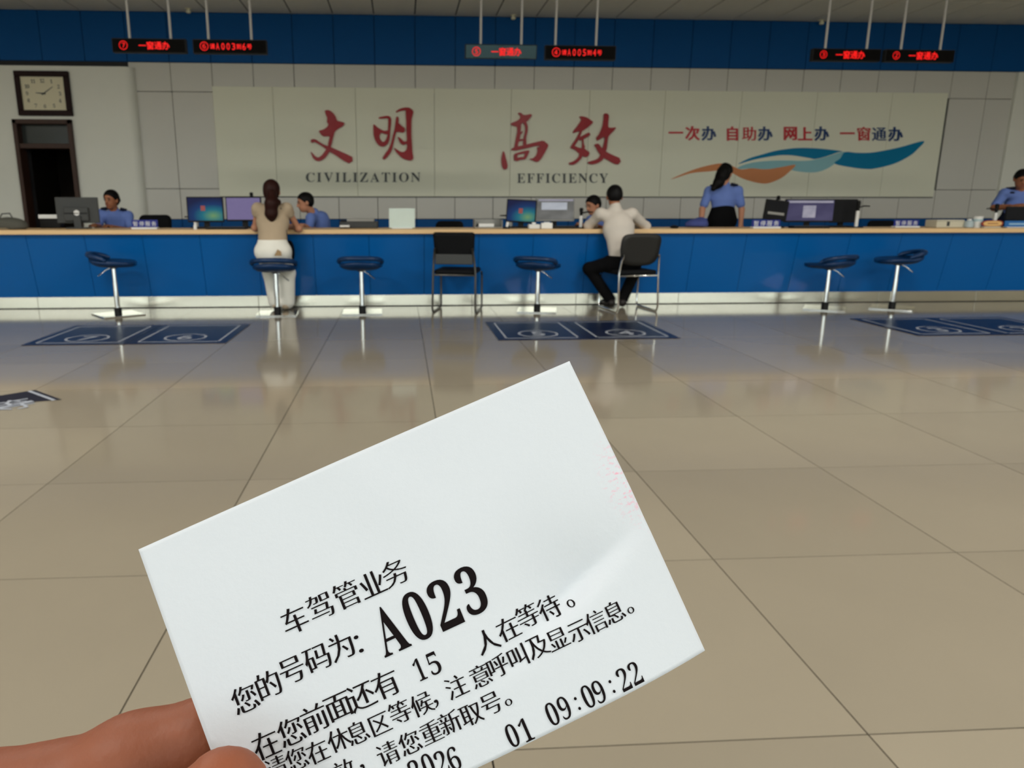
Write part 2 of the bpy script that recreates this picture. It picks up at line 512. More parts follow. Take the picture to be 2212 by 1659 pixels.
for k in range(23):
    x0, x1 = px0+k*PW, px0+(k+1)*PW
    if x0 > XR+0.3: break
    panel('grey_panel', x0, x1, Z_R1, Z_BAND, m_grey_panel, par=wb)
    panel('grey_panel', x0, x1, Z_R3, Z_R2, m_grey_panel, par=wb)
    if x0 < -3.0 or x0 > 8.3:
        panel('grey_panel', x0, x1, Z_R2, Z_R1, m_grey_panel, par=wb)
    panel('blue_base_panel', x0, x1, 0.0, Z_R3, m_blue_panel, y0=YW-0.015, par=wb)
for k in range(-6, 27):
    panel('blue_band_panel', px0+k*PW, px0+(k+1)*PW, Z_BAND, Z_CEIL, m_blue_panel, y0=YW-0.012, y1=YW+0.03, par=wb)

# white plastered stretch of wall with the doorway (left) and its rounded end
YL = 11.86
XE = at(285, 160, YL)[0]
ZLT = at(100, 142, YL)[2]
wl = MB()
def rounded_end(mb, x0, x1, y0, y1, z0, z1, r=0.12):
    prof = [(x0, y1), (x0, y0)]
    for k in range(7):
        a = math.radians(-90+k*15); prof.append((x1-r+r*math.cos(a), y0+r+r*math.sin(a)))
    prof.append((x1, y1)); n = len(prof)
    vs_ = [(x, y, z0) for x, y in prof]+[(x, y, z1) for x, y in prof]
    fs_ = [tuple(reversed(range(n))), tuple(range(n, 2*n))]+[(i, (i+1) % n, n+(i+1) % n, n+i) for i in range(n)]
    mb.add(vs_, fs_)
DZ = at(100, 266, 11.9)[2]
wl.box((RX0, YL, 0), (DX0-0.045, YW, ZLT)).box((DX0-0.045, YL, DZ), (DX1+0.045, YW, ZLT))
rounded_end(wl, DX1+0.045, XE, YL, YW+0.02, 0, ZLT)
structure(smooth_by_angle(wl.build('wall_back_plaster', m_white_wall)), 'white plastered wall around the dark doorway').name = 'wall_back_left'
structure(MB().box((XR, YW-0.06, 0), (RX1, YW+0.03, Z_BAND-0.01), 0.01).build('wall_back_right', m_white_wall), 'white plastered wall at the right end of the counter')
structure(MB().box((RX0-0.2, RY0-0.2, -0.2), (RX0, YW+0.2, RZ)).build('wall_left', m_white_wall), 'white side wall left of the hall')
structure(MB().box((RX1, RY0-0.2, -0.2), (RX1+0.2, YW+0.2, RZ)).build('wall_right', m_white_wall), 'white side wall right of the hall')

# unlit room behind the doorway
rm = MB()
rm.box((DX0-0.6, 14.4, 0), (DX1+0.9, 14.5, 2.6)).box((DX0-0.7, 12.2, 0), (DX0-0.6, 14.5, 2.6)).box((DX1+0.9, 12.2, 0), (DX1+1.0, 14.5, 2.6)).box((DX0-0.7, 12.2, 2.6), (DX1+1.0, 14.5, 2.7))
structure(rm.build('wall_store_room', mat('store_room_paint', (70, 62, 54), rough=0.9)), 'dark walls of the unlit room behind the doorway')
# door frame with transom
dr = structure(bpy.data.objects.new('door_1', None), 'dark brown door frame with glass transom under the clock'); COL.objects.link(dr)
fy0, fy1 = 11.80, 12.03
fx0, fx1 = DX0-0.055, DX1+0.055
ft = DZ+0.045
tz = at(100, 318, 11.85)[2]
for a, b in ((fx0, DX0+0.005), (DX1-0.005, fx1)):
    MB().box((a, fy0, 0), (b, fy1, ft), 0.006).build('door_jamb', m_brown, dr)
MB().box((fx0, fy0, DZ-0.02), (fx1, fy1, ft), 0.006).build('door_head', m_brown, dr)
MB().box((DX0, fy0+0.02, tz-0.02), (DX1, fy1, tz+0.05), 0.006).build('transom_bar', m_brown, dr)
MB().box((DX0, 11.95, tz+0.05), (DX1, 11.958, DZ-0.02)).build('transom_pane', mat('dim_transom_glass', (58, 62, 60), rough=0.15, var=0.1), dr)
MB().box((DX1-0.05, 12.06, 0.02), (DX1-0.01, 12.06+0.8, tz-0.03), 0.004).build('door_leaf', m_brown, dr)

# ------------------------------------------------------------------ ceiling
ce = structure(MB().box((RX0-0.2, RY0-0.2, RZ+0.012), (RX1+0.2, YW+0.2, RZ+0.25)).build('ceiling', m_ceiling), 'pale grey panelled ceiling')
MB().box((px0-6*PW, 9.6, RZ+0.0105), (px0+27*PW, 11.985, RZ+0.0122)).build('ceiling_grid', m_dark_gap, ce)
for k in range(-6, 27):
    for r_, (y0, y1) in enumerate(((10.8, 11.985), (9.6, 10.8))):
        key = ('ceil', r_)
        if key in cache: o = cache[key].copy(); COL.objects.link(o)
        else:
            o = MB().box((-PW/2+.009, -(y1-y0)/2+.005, 0), (PW/2-.009, (y1-y0)/2-.005, 0.0105), 0.003).build('ceiling_panel', m_ceiling, ce); cache[key] = o
        o.location = (px0+(k+.5)*PW, (y0+y1)/2, RZ); o.parent = ce
for k, (px, py) in enumerate(((407, 22), (1109, 36), (1775, 47))):
    p = onz(px, py, RZ-0.02)
    t = thing('sprinkler_head', ['small cream sprinkler head in ceiling above the left pair of displays', 'small cream sprinkler head in ceiling above the middle pair of displays', 'small cream sprinkler head in ceiling above the right pair of displays'][k], 'sprinkler', (p[0], p[1], RZ), 0, 'ceiling sprinkler heads')
    mm = mat('cream_brass', (250, 244, 214), rough=0.4)
    smooth_by_angle(MB().lathe([(0.0, -0.006), (0.045, -0.006), (0.05, 0.0)]).build('escutcheon', mm, t))
    smooth_by_angle(MB().lathe([(0.0, -0.062), (0.026, -0.058), (0.036, -0.045), (0.036, -0.03), (0.020, -0.02), (0.020, -0.006), (0.0, -0.005)], seg=16).build('nozzle', mm, t))

# ------------------------------------------------------------------ glazed front behind the camera
wf = MB()
wf.box((RX0-0.2, RY0-0.25, 3.35), (RX1+0.2, RY0, RZ+0.2)).box((RX0-0.2, RY0-0.25, -0.2), (RX1+0.2, RY0, 0.12))
nwin = 10; ww = (RX1-RX0)/nwin
for k in range(nwin+1):
    wf.box((RX0+k*ww-0.09, RY0-0.22, 0.12), (RX0+k*ww+0.09, RY0, 3.35))
structure(wf.build('wall_front', m_white_wall), 'wall with tall windows opposite the counter')
wf_solid = structure(MB().box((RX1-ww-0.09, RY0-0.22, 0.12), (RX1, RY0-0.02, 3.35)).build('wall_front_pier', m_white_wall), 'solid end of the window wall')
for k in range(nwin-1):
    x0, x1 = RX0+k*ww+0.09, RX0+(k+1)*ww-0.09
    wn = structure(bpy.data.objects.new('window_%d' % (k+1), None), 'tall aluminium framed window opposite the counter'); COL.objects.link(wn)
    fr = MB()
    for a, b, c, d in ((x0, x0+0.06, 0.12, 3.35), (x1-0.06, x1, 0.12, 3.35), (x0, x1, 0.12, 0.18), (x0, x1, 3.29, 3.35), (x0, x1, 2.35, 2.41), ((x0+x1)/2-0.03, (x0+x1)/2+0.03, 0.12, 3.35)):
        fr.box((a, RY0-0.15, c), (b, RY0-0.09, d))
    fr.build('window_frame', m_frame, wn)
    MB().box((x0, RY0-0.125, 0.12), (x1, RY0-0.119, 3.35)).build('pane', m_glass, wn)
structure(MB().box((-60, -60, -0.4), (60, RY0-0.25, -0.2)).build('ground', m_ground), 'paved ground outside the windows')

# ------------------------------------------------------------------ service counter
CX0, CX1 = -8.6, 11.6
sc_ = thing('service_counter', 'long blue panelled service counter with steel kick plate', 'counter', (0, 0, 0))
MB().box((CX0, 8.34, 0.0), (CX1, 8.80, 0.799)).build('body', m_blue_panel, sc_)
yT, yB, zT, zB = 8.10, 8.235, 0.799, 0.132
MB().box((CX0, 8.28, zB), (CX1, 8.345, 0.797)).build('front_backing', m_dark_gap, sc_)
MB().box((CX0, 8.306, 0.0), (CX1, 8.345, zB)).build('plinth_backing', m_dark_gap, sc_)
sp = 0.5915; sx = -3.894
fp = None
k0 = int(math.floor((CX0-sx)/sp))+1
def front_panel(w):
    a = w/2-0.0022; th = 0.03
    vs_ = [(-a, yB, zB), (a, yB, zB), (a, yT, zT), (-a, yT, zT), (-a, yB+th+.02, zB), (a, yB+th+.02, zB), (a, yT+th, zT), (-a, yT+th, zT)]
    fs_ = [(0,1,2,3), (5,4,7,6), (1,5,6,2), (4,0,3,7), (3,2,6,7), (4,5,1,0)]
    return MB().add(vs_, fs_).build('front_panel', m_blue_gloss, sc_)
for k in range(k0, 60):
    xa_ = sx+k*sp
    if xa_+sp > CX1: break
    if fp is None: fp = front_panel(sp); o = fp
    else: o = fp.copy(); COL.objects.link(o)
    o.location.x = xa_+sp/2
kp = None
kx = at(322, 650, 8.3)[0]
for k in range(-6, 12):
    xa_ = kx+k*1.183
    if xa_ < CX0 or xa_+1.183 > CX1: continue
    if kp is None: kp = MB().box((-0.59, 8.30, 0.007), (0.59, 8.338, zB), 0.002).build('kick_plate', m_steel, sc_); o = kp
    else: o = kp.copy(); COL.objects.link(o)
    o.location.x = xa_+0.5915
ct = MB().box((CX0-0.05, 8.05, 0.80), (CX1+0.05, 8.86, 0.845), 0.004).build('countertop', m_wood)
tag(ct, 'light maple worktop running the length of the blue counter', 'countertop')
# ------------------------------------------------------------------ unseen fill lamps, added in the ceiling to brighten floor and walls
def added_fill_lamps():
    proto = None
    me_f = me_d = None
    ld = bpy.data.lights.new('fill_area', 'AREA')
    ld.shape = 'RECTANGLE'; ld.size = 1.1; ld.size_y = 0.5; ld.energy = FILL_W; ld.color = (1.0, 0.96, 0.9)
    md = mat('fill_diffuser', (240, 240, 235), rough=0.5, emit=(255, 247, 232), estr=1.0)
    spots = [(x, y) for y in (-4.0, 0.0, 4.0) for x in (-9.0, -3.0, 3.0, 9.0)]
    for n_, (x, y) in enumerate(spots):
        t = thing('fill_light', 'unseen added fill light over the waiting area', 'ceiling light', (x, y, RZ), 0, 'added fill lights over the waiting area')
        if me_f is None:
            a = MB().box((-.6, -.3, -.012), (.6, -.26, .012)).box((-.6, .26, -.012), (.6, .3, .012)).box((-.6, -.26, -.012), (-.56, .26, .012)).box((.56, -.26, -.012), (.6, .26, .012)).build('fill_frame', m_whitepl, t); me_f = a.data
            b = MB().box((-.56, -.26, -.004), (.56, .26, .01)).build('diffuser', md, t); me_d = b.data
        else:
            for nm, me in (('fill_frame', me_f), ('diffuser', me_d)):
                o = bpy.data.objects.new(nm, me); COL.objects.link(o); o.parent = t
        lo = bpy.data.objects.new('fill_glow', ld); COL.objects.link(lo); lo.parent = t; lo.location = (0, 0, -0.02)
added_fill_lamps()

# ------------------------------------------------------------------ wall sign
YS = YW-0.03
ws = thing('wall_sign', 'wide cream panel sign with red calligraphy and wave emblem', 'sign', (0, 0, 0))
sx_ = [at(458, 187, YS)[0], at(588, 190, YS)[0], at(767, 190, YS)[0], at(938, 190, YS)[0], at(1105, 190, YS)[0], at(1275, 195, YS)[0], at(1438.5, 195, YS)[0], at(1604, 198, YS)[0], at(1767, 199, YS)[0], at(1929, 200, YS)[0], at(2049, 202, YS)[0]]
SZ0, SZ1 = at(1200, 425, YS)[2], at(1200, 193, YS)[2]
g2 = 0.002
for a, b in zip(sx_[:-1], sx_[1:]):
    panel('sign_panel', a, b, SZ0, SZ1, m_cream, y0=YS, y1=YW+0.02, par=ws)
g2 = 0.004
MB().box((sx_[0], YW-0.012, SZ0-0.012), (sx_[-1], YW+0.01, SZ0)).build('bottom_trim', m_dark_gap, ws)
def on_sign(x, y):
    return (x, YS, y)
def spx(px, py):
    p = at(px, py, YS); return np.array([p[0], p[2]])
def relief_px(name, loops_px, m, par, depth=0.02):
    L = [np.array([spx(*q) for q in l]) for l in loops_px]
    return relief(name, L, on_sign, (0, -depth, 0), m, par)
CAL = {
 'w': ((660, 220), 11.06, [
  ('P', [(470,215),(560,205),(650,260),(720,350),(760,450),(850,475),(930,510),(900,580),(800,640),(710,710),(680,790),(650,900),(610,1050),(540,1050),(565,900),(570,830),(440,830),(380,790),(325,700),(430,665),(520,600),(545,540),(515,480),(520,390),(480,290)]),
  ('S', [(150,945,40),(220,930,36),(320,985,28),(430,1050,30),(560,1120,52),(750,1220,66),(950,1330,86),(1080,1395,86)]),
  ('S', [(575,1030,32),(560,1120,45),(500,1220,50),(420,1320,50),(310,1375,45),(220,1330,36),(165,1250,18),(130,1200,4)])]),
 'm': ((790, 220), 11.06, [
  ('S', [(320,390,18),(430,375,28),(530,370,32),(570,410,36),(572,520,34),(560,680,30),(540,850,35),(500,960,46),(430,1015,55),(360,1000,60),(295,920,60),(250,800,58),(225,700,40),(200,590,20)]),
  ('P', [(185,545),(280,610),(370,665),(450,695),(545,690),(545,770),(460,775),(380,745),(335,800),(335,900),(250,860),(205,780)]),
  ('S', [(755,370,26),(748,480,36),(720,650,32),(680,800,28),(630,1000,30),(580,1150,42),(500,1270,46),(430,1360,32)]),
  ('P', [(735,470),(800,520),(860,580),(935,640),(910,735),(800,725),(715,705)]),
  ('S', [(730,245,16),(830,195,28),(950,175,36),(1040,195,50)]),
  ('P', [(960,155),(1060,160),(1135,230),(1120,330),(1095,450),(1092,800),(1105,1000),(1115,1200),(1135,1350),(1080,1405),(980,1390),(880,1350),(790,1270),(720,1190),(680,1105),(760,1150),(840,1195),(920,1192),(978,1130),(980,1010),(900,1035),(830,990),(790,910),(765,840),(840,880),(910,945),(980,925),(972,700),(965,450),(955,260)])]),
 'g': ((1070, 230), 11.06, [
  ('P', [(535,165),(600,155),(660,200),(740,205),(835,185),(865,220),(820,290),(740,370),(640,405),(560,480),(440,475),(360,430),(400,390),(500,350),(580,290),(590,230)]),
  ('S', [(700,390,38),(735,480,32),(735,600,30),(702,750,30),(695,910,42)]),
  ('S', [(560,450,52),(562,560,42),(550,680,45),(525,800,45),(500,900,38),(490,990,45)]),
  ('S', [(540,670,22),(600,650,20),(640,600,14)]),
  ('S', [(520,830,26),(600,805,24),(690,800,20)]),
  ('S', [(385,1032,18),(480,1012,45),(620,982,45),(800,942,46),(950,905,46),(1080,890,60),(1160,900,70)]),
  ('P', [(1080,830),(1150,835),(1255,920),(1220,1020),(1150,1150),(1080,1260),(1000,1328),(900,1300),(810,1255),(900,1235),(970,1160),(1000,1060),(995,980),(1050,960)]),
  ('S', [(482,1155,42),(478,1220,40),(490,1280,46)]),
  ('S', [(470,1150,24),(640,1105,28),(790,1078,30)]),
  ('S', [(765,1085,38),(722,1180,36),(695,1245,30)]),
  ('S', [(500,1275,40),(600,1245,34),(700,1240,30)]),
  ('P', [(185,1070),(218,1130),(242,1230),(270,1330),(285,1440),(250,1505),(190,1495),(150,1400),(142,1250),(160,1150)])]),
 'x': ((1220, 230), 11.846, [
  ('P', [(370,262),(480,262),(580,300),(650,350),(715,410),(640,490),(540,570),(430,640),(360,640),(270,665),(205,685),(220,620),(300,520),(370,420),(410,340)]),
  ('S', [(412,620,26),(370,720,30),(300,860,35),(220,980,38),(165,1065,32)]),
  ('S', [(370,830,50),(450,800,46),(550,745,46),(615,705,42)]),
  ('S', [(450,850,22),(455,950,22),(470,1050,40)]),
  ('P', [(155,1065),(230,1010),(330,1050),(400,1065),(465,1050),(530,1110),(615,1170),(605,1250),(545,1298),(470,1282),(400,1235),(340,1190),(260,1120)]),
  ('S', [(405,1225,42),(380,1310,40),(300,1395,40),(200,1455,42),(110,1460,24)]),
  ('P', [(995,200),(1060,185),(1115,240),(1103,400),(1105,530),(1180,548),(1295,545),(1240,630),(1150,720),(1100,785),(1060,785),(960,800),(880,850),(820,875),(795,800),(860,720),(920,600),(960,480),(982,330)]),
  ('S', [(1060,750,46),(1042,900,42),(1012,1060,52),(970,1160,62)]),
  ('S', [(775,995,38),(830,1015,55),(900,1130,62),(1000,1225,82),(1150,1310,86),(1300,1385,95),(1370,1400,85)]),
  ('S', [(965,1250,62),(900,1350,52),(800,1410,50),(680,1440,46),(590,1440,22)])]),
}
for key, (org, s_, parts) in CAL.items():
    ch = bpy.data.objects.new('calligraphy_character', None); COL.objects.link(ch); ch.parent = ws
    ch['label'] = {'w': 'red brush character wen', 'm': 'red brush character ming', 'g': 'red brush character gao', 'x': 'red brush character xiao'}[key]
    for n_, (kind_, pts) in enumerate(parts):
        L = catmull(pts, True, 3) if kind_ == 'P' else brush(pts)
        relief_px('brush_stroke', [[(org[0]+x/s_, org[1]+y/s_) for x, y in L]], m_red, ch, 0.03+0.0007*n_)
def word_on_sign(text, x0, x1, y0, y1, m, sp_=0.16):
    ws_ = []
    for c in text:
        L = loops_of(c); lo, hi = bbox(L); ws_.append((hi-lo))
    tot = sum(w[0] for w in ws_)+sp_*(len(text)-1)
    xc = x0
    for c, w in zip(text, ws_):
        wp = w[0]/tot*(x1-x0)
        L = glyph_in_box(c, xc+wp/2, -(y0+y1)/2, w=wp, h=(y1-y0), tx=-0.008, ty=-0.004)
        relief_px('letter', [[(q[0], -q[1]) for q in l] for l in L], m, ws, 0.012)
        xc += wp+sp_/tot*(x1-x0)
def bold(t): return ''.join(chr(0x1D400+ord(c)-65) for c in t)
word_on_sign(bold('CIVILIZATION'), 661, 908, 373, 393, m_darklet)
word_on_sign(bold('EFFICIENCY'), 1117, 1313, 375, 395, m_darklet)
for c, px, py, m in (('一',1459.6,286.6,0),('次',1495.7,288,0),('办',1531,288.5,1),('自',1582,288.5,0),('助',1618,289,0),('办',1652.7,289,1),('网',1707,288.5,0),('上',1738.7,289,0),('办',1774.6,289,1),('一',1830,288,0),('窗',1865.5,289,0),('通',1898.7,290,1),('办',1934,290,1)):
    L = glyph_in_box(c, px, -py, em=32, tx=0.016 if c in '窗通助' else 0.03, ty=0.004 if c in '窗通助' else 0.02)
    relief_px('slogan_character', [[(q[0], -q[1]) for q in l] for l in L], (m_redflat, m_navy)[m], ws, 0.012)
WAVES = [
 ('wave_ribbon', m_wave_orange, 0.004, [(1450,386.6),(1478,374),(1510,362.5),(1541,355),(1560,353),(1580,358),(1600,366),(1623.5,363.5),(1655,365.7),(1687,361),(1718,356),(1706,370),(1687,385),(1661.5,395.4),(1642.5,396),(1617,390),(1598,383),(1580,373),(1560,368),(1529,370.5),(1503,372.7),(1484,376.5),(1459,384.7)]),
 ('wave_ribbon', m_wave_light, 0.003, [(1590,366),(1604,357),(1630,350.5),(1668,347),(1706,346.7),(1727,347.5),(1754,346),(1784,339),(1824,327.5),(1813,344),(1803,353.6),(1787,364),(1768,371),(1747.5,372.6),(1716,369),(1690,362),(1655,366),(1623.5,363.5)]),
 ('wave_ribbon', m_wave_blue, 0.0055, [(1594,354.5),(1617,342.5),(1642.5,334.7),(1674,326),(1706,321),(1727,319.6),(1754,320),(1781,322),(1818,326.5),(1808.5,329.5),(1784,338),(1761,343.5),(1751.5,342),(1734,339),(1713.6,336),(1693,335),(1674,336.6),(1642,342),(1617,348)]),
 ('wave_ribbon', m_wave_blue, 0.0045, [(1825,328.5),(1849,330),(1876,330),(1903,326.5),(1944,318),(1995,304.5),(1982,322),(1964.5,337),(1930.6,354),(1890,364),(1869.5,365),(1842,362),(1803,353.6),(1815,342)]),
]
for nm, m, dp, pts in WAVES:
    relief_px(nm, [catmull(pts, True, 4)], m, ws, dp)

# ------------------------------------------------------------------ hanging displays
YD = 8.05
def led_display(n_, x0, x1, ztop, zbot, rods, text, label, tilt=0.0):
    t = thing('led_display', label, 'display', ((x0+x1)/2, YD, ztop), 0, 'red LED displays hung over the counter')
    w = (x1-x0)/2; h_ = ztop-zbot
    rot = Matrix.Rotation(tilt, 4, 'X')
    bd = MB().box((-w, 0.0, -h_), (w, 0.06, 0), 0.004, mtx=rot).build('housing', m_black, t)
    MB().box((-w+0.008, -0.003, -h_+0.008), (w-0.008, 0.001, -0.008), mtx=rot).build('display_glass', m_ledglare if tilt else m_ledface, t)
    num, msg, mx0, mx1 = text
    cy = -h_*0.5
    def led(name, L):
        v, f = fill_loops(L)
        mesh_obj(name, [tuple(rot @ Vector((p[0], -0.0042, p[1]))) for p in v], f, m_led, t)
    led('led_number', glyph_in_box(num, -w+2*w*0.155, cy, h=h_*0.62))
    ch_w = (mx1-mx0)/len(msg)
    for q, c in enumerate(msg):
        xx = -w+2*w*(mx0+(q+.5)*ch_w)
        led('led_character', glyph_in_box(c, xx, cy, em=min(h_*0.66, 2*w*ch_w*1.02), tx=0.012, ty=0.012) if ord(c) > 255 else glyph_in_box(c, xx, cy, h=h_*0.46, w=min(2*w*ch_w*0.62, 0.04)))
    for rx in rods:
        xl = rx-(x0+x1)/2
        MB().tube([(xl, 0.03, -0.01), (xl, 0.03, RZ-ztop)], 0.0125, 10).build('hanging_rod', m_rod, t)
    return t
rL = [at(278,80,YD)[0], at(367,80,YD)[0], at(449,82,YD)[0], at(542,82,YD)[0]]
rM = [at(1039,92,YD)[0], at(1127,92,YD)[0], at(1201,94,YD)[0], at(1289,94,YD)[0]]
rR = [at(1786,102,YD)[0], at(1876,102,YD)[0], at(1950,104,YD)[0], at(2035,104,YD)[0]]
zt, zb = 2.690, 2.558
led_display(0, -2.81, -2.095, zt, zb, rL[:2], ('⑦', '一窗通办', 0.36, 0.78), 'hanging LED display leftmost of the six over the counter')
led_display(1, -2.03, -1.307, zt, zb, rL[2:], ('⑥', '请A003到6号', 0.23, 0.80), 'hanging LED display calling a ticket, second from the left')
led_display(2, 0.672, 1.406, 2.677, 2.54, rM[:2], ('⑤', '一窗通办', 0.36, 0.78), 'hanging LED display with bright blue glare on its glass', math.radians(9.0))
led_display(3, 1.487, 2.219, 2.677, 2.54, rM[2:], ('④', '请A005到4号', 0.23, 0.80), 'hanging LED display calling a ticket, right beside the glaring one')
led_display(4, 4.292, 5.03, 2.679, 2.557, rR[:2], ('③', '一窗通办', 0.33, 0.76), 'hanging LED display left one of the right hand pair')
led_display(5, 5.075, 5.83, 2.679, 2.557, rR[2:], ('②', '一窗通办', 0.33, 0.76), 'hanging LED display rightmost of the six over the counter')

# ------------------------------------------------------------------ wall clock
YC = YL-0.03
c0, c1 = at(27, 152, YC-0.03), at(156, 250, YC-0.03)
ck = thing('wall_clock', 'square wall clock with dark brown frame above the doorway', 'clock', ((c0[0]+c1[0])/2, YL, (c0[2]+c1[2])/2))
cw, ch_ = (c1[0]-c0[0])/2, (c0[2]-c1[2])/2
bw = cw*0.20
m_face = mat('cream_clock_face', (222, 214, 184), rough=0.5, var=0.03)
for a, b in (((-cw, -0.06, -ch_), (cw, 0, -ch_+bw)), ((-cw, -0.06, ch_-bw), (cw, 0, ch_)), ((-cw, -0.06, -ch_+bw), (-cw+bw, 0, ch_-bw)), ((cw-bw, -0.06, -ch_+bw), (cw, 0, ch_-bw))):
    MB().box(a, b, 0.008).build('clock_frame', m_clockbrown, ck)
MB().box((-cw+bw, -0.03, -ch_+bw), (cw-bw, 0, ch_-bw)).build('clock_face', m_face, ck)
iw, ih = cw-bw, ch_-bw
for n_ in range(1, 13):
    a = math.radians(90-30*n_)
    dx, dz = math.cos(a), math.sin(a)
    s_ = 0.76/max(abs(dx), abs(dz)) if n_ % 3 else 0.76
    s_ = min(s_, 0.84)
    lo = []; st = str(n_)
    for q, c in enumerate(st):
        lo += glyph_in_box(chr(0x1D7CE+int(c)), dx*s_*iw+(q-(len(st)-1)/2)*0.032, dz*s_*ih, h=0.052)
    v, f = fill_loops(lo)
    mesh_obj('numeral', [(p[0], -0.032, p[1]) for p in v], f, m_darklet, ck)
for ang, ln, wd in ((math.radians(90-30*9.15), 0.11, 0.011), (math.radians(90-6*9.4), 0.17, 0.008)):
    d = Vector((math.cos(ang), 0, math.sin(ang))); n3 = Vector((-d.z, 0, d.x))
    p = [(-d*0.03+n3*wd), (-d*0.03-n3*wd), (d*ln-n3*wd*0.4), (d*ln+n3*wd*0.4)]
    mesh_obj('clock_hand', [(q.x, -0.035, q.z) for q in p]+[(q.x, -0.033, q.z) for q in p], [(0,1,2,3), (7,6,5,4), (0,4,5,1), (1,5,6,2), (2,6,7,3), (3,7,4,0)], m_darklet, ck)

# ------------------------------------------------------------------ floor mats
def floor_mat(x0, x1, y0, y1, num, label):
    t = thing('floor_mat', label, 'mat', ((x0+x1)/2, (y0+y1)/2, 0), 0, 'numbered navy mats in front of the counter')
    w, d = (x1-x0)/2-0.003, (y1-y0)/2
    MB().box((-w, -d, 0), (w, d, 0.005), 0.002).build('mat_body', m_mat, t)
    b, lw = 0.07, 0.016
    z = 0.0055
    ln = MB()
    for a in ((-w+b, -d+b, w-b, -d+b+lw), (-w+b, d-b-lw, w-b, d-b), (-w+b, -d+b, -w+b+lw, d-b), (w-b-lw, -d+b, w-b, d-b)):
        ln.box((a[0], a[1], 0.0048), (a[2], a[3], z))
    ln.build('border_line', m_matline, t)
    rg = MB(); n = 40; R0, R1 = 0.155, 0.175; cy = -d*0.42
    vs_ = [(r*math.cos(2*math.pi*k/n), cy+r*math.sin(2*math.pi*k/n), z) for r in (R0, R1) for k in range(n)]
    rg.add(vs_, [(k, (k+1) % n, n+(k+1) % n, n+k) for k in range(n)][::-1] if False else [(n+k, n+(k+1) % n, (k+1) % n, k) for k in range(n)])
    rg.build('number_ring', m_matline, t)
    v, f = fill_loops(glyph_in_box(num, 0, cy, h=0.2, tx=0.01, ty=0.01))
    mesh_obj('mat_number', [(p[0], p[1], z) for p in v], f, m_matline, t)
for (x0, x1), nums, wh in (((-3.05, -1.43), '76', 'left'), ((0.79, 2.34), '54', 'middle'), ((4.42, 6.0), '32', 'right')):
    xm = (x0+x1)/2
    floor_mat(x0, xm, 6.04, 7.05, nums[0], 'navy floor mat numbered %s, left one of the %s pair' % (nums[0], wh))
    floor_mat(xm, x1, 6.04, 7.05, nums[1], 'navy floor mat numbered %s, right one of the %s pair' % (nums[1], wh))
# corner of an arrow shaped mat at the left edge
ar = thing('floor_sticker', 'dark arrow shaped floor sticker with pale border at left edge', 'floor sticker', tuple(onz(-160, 880)))
A0 = np.array(onz(-160, 880))
def on_floor(pts): return [np.array(onz(x, y))[:2]-A0[:2] for x, y in pts]
tip, neck, inner = onz(134, 864)[:2], onz(76, 843)[:2], onz(78, 868)[:2]
# arrow outline in floor metres: shaft running left, head pointing right-away
sh = [onz(0, 855)[:2], onz(0, 910)[:2]]
dirv = np.array(neck-sh[0]); dirv /= np.linalg.norm(dirv)
far_a = np.array(sh[0])-dirv*0.9; far_b = np.array(sh[1])-dirv*0.9
outline = [far_a-A0[:2], np.array(neck)-A0[:2], np.array(tip)-A0[:2], np.array(inner)-A0[:2], far_b-A0[:2]]
v, f = fill_loops([np.array(outline)])
k = len(v)
MBs = MB().add([(p[0], p[1], 0.002) for p in v], f)
MBs.build('sticker_body', m_matdark, ar)
def strip(a, b, w, z=0.0026):
    a, b = np.array(a), np.array(b); d = (b-a)/np.linalg.norm(b-a); n = np.array([-d[1], d[0]])*w/2
    return [(*(a+n), z), (*(b+n), z), (*(b-n), z), (*(a-n), z)]
ctr = np.mean(outline, 0)
for (a, b) in ((outline[1], outline[2]), (outline[3], outline[4])):
    mid = (a+b)/2; e = (b-a)/np.linalg.norm(b-a); n = np.array([-e[1], e[0]])
    if n @ (ctr-mid) < 0: n = -n
    MB().add(strip(a+n*0.035, b+n*0.035-e*0.02, 0.02), [(3,2,1,0)]).build('sticker_line', m_matline, ar)
lo = glyph_in_box('等', 0, 0, em=0.26)
g0 = np.array(onz(22, 876))[:2]-A0[:2]
ex = dirv; ey = np.array([-dirv[1], dirv[0]])
v, f = fill_loops(lo)
mesh_obj('sticker_character', [(*(g0+ex*p[0]+ey*p[1]), 0.0027) for p in v], f, m_matline, ar)
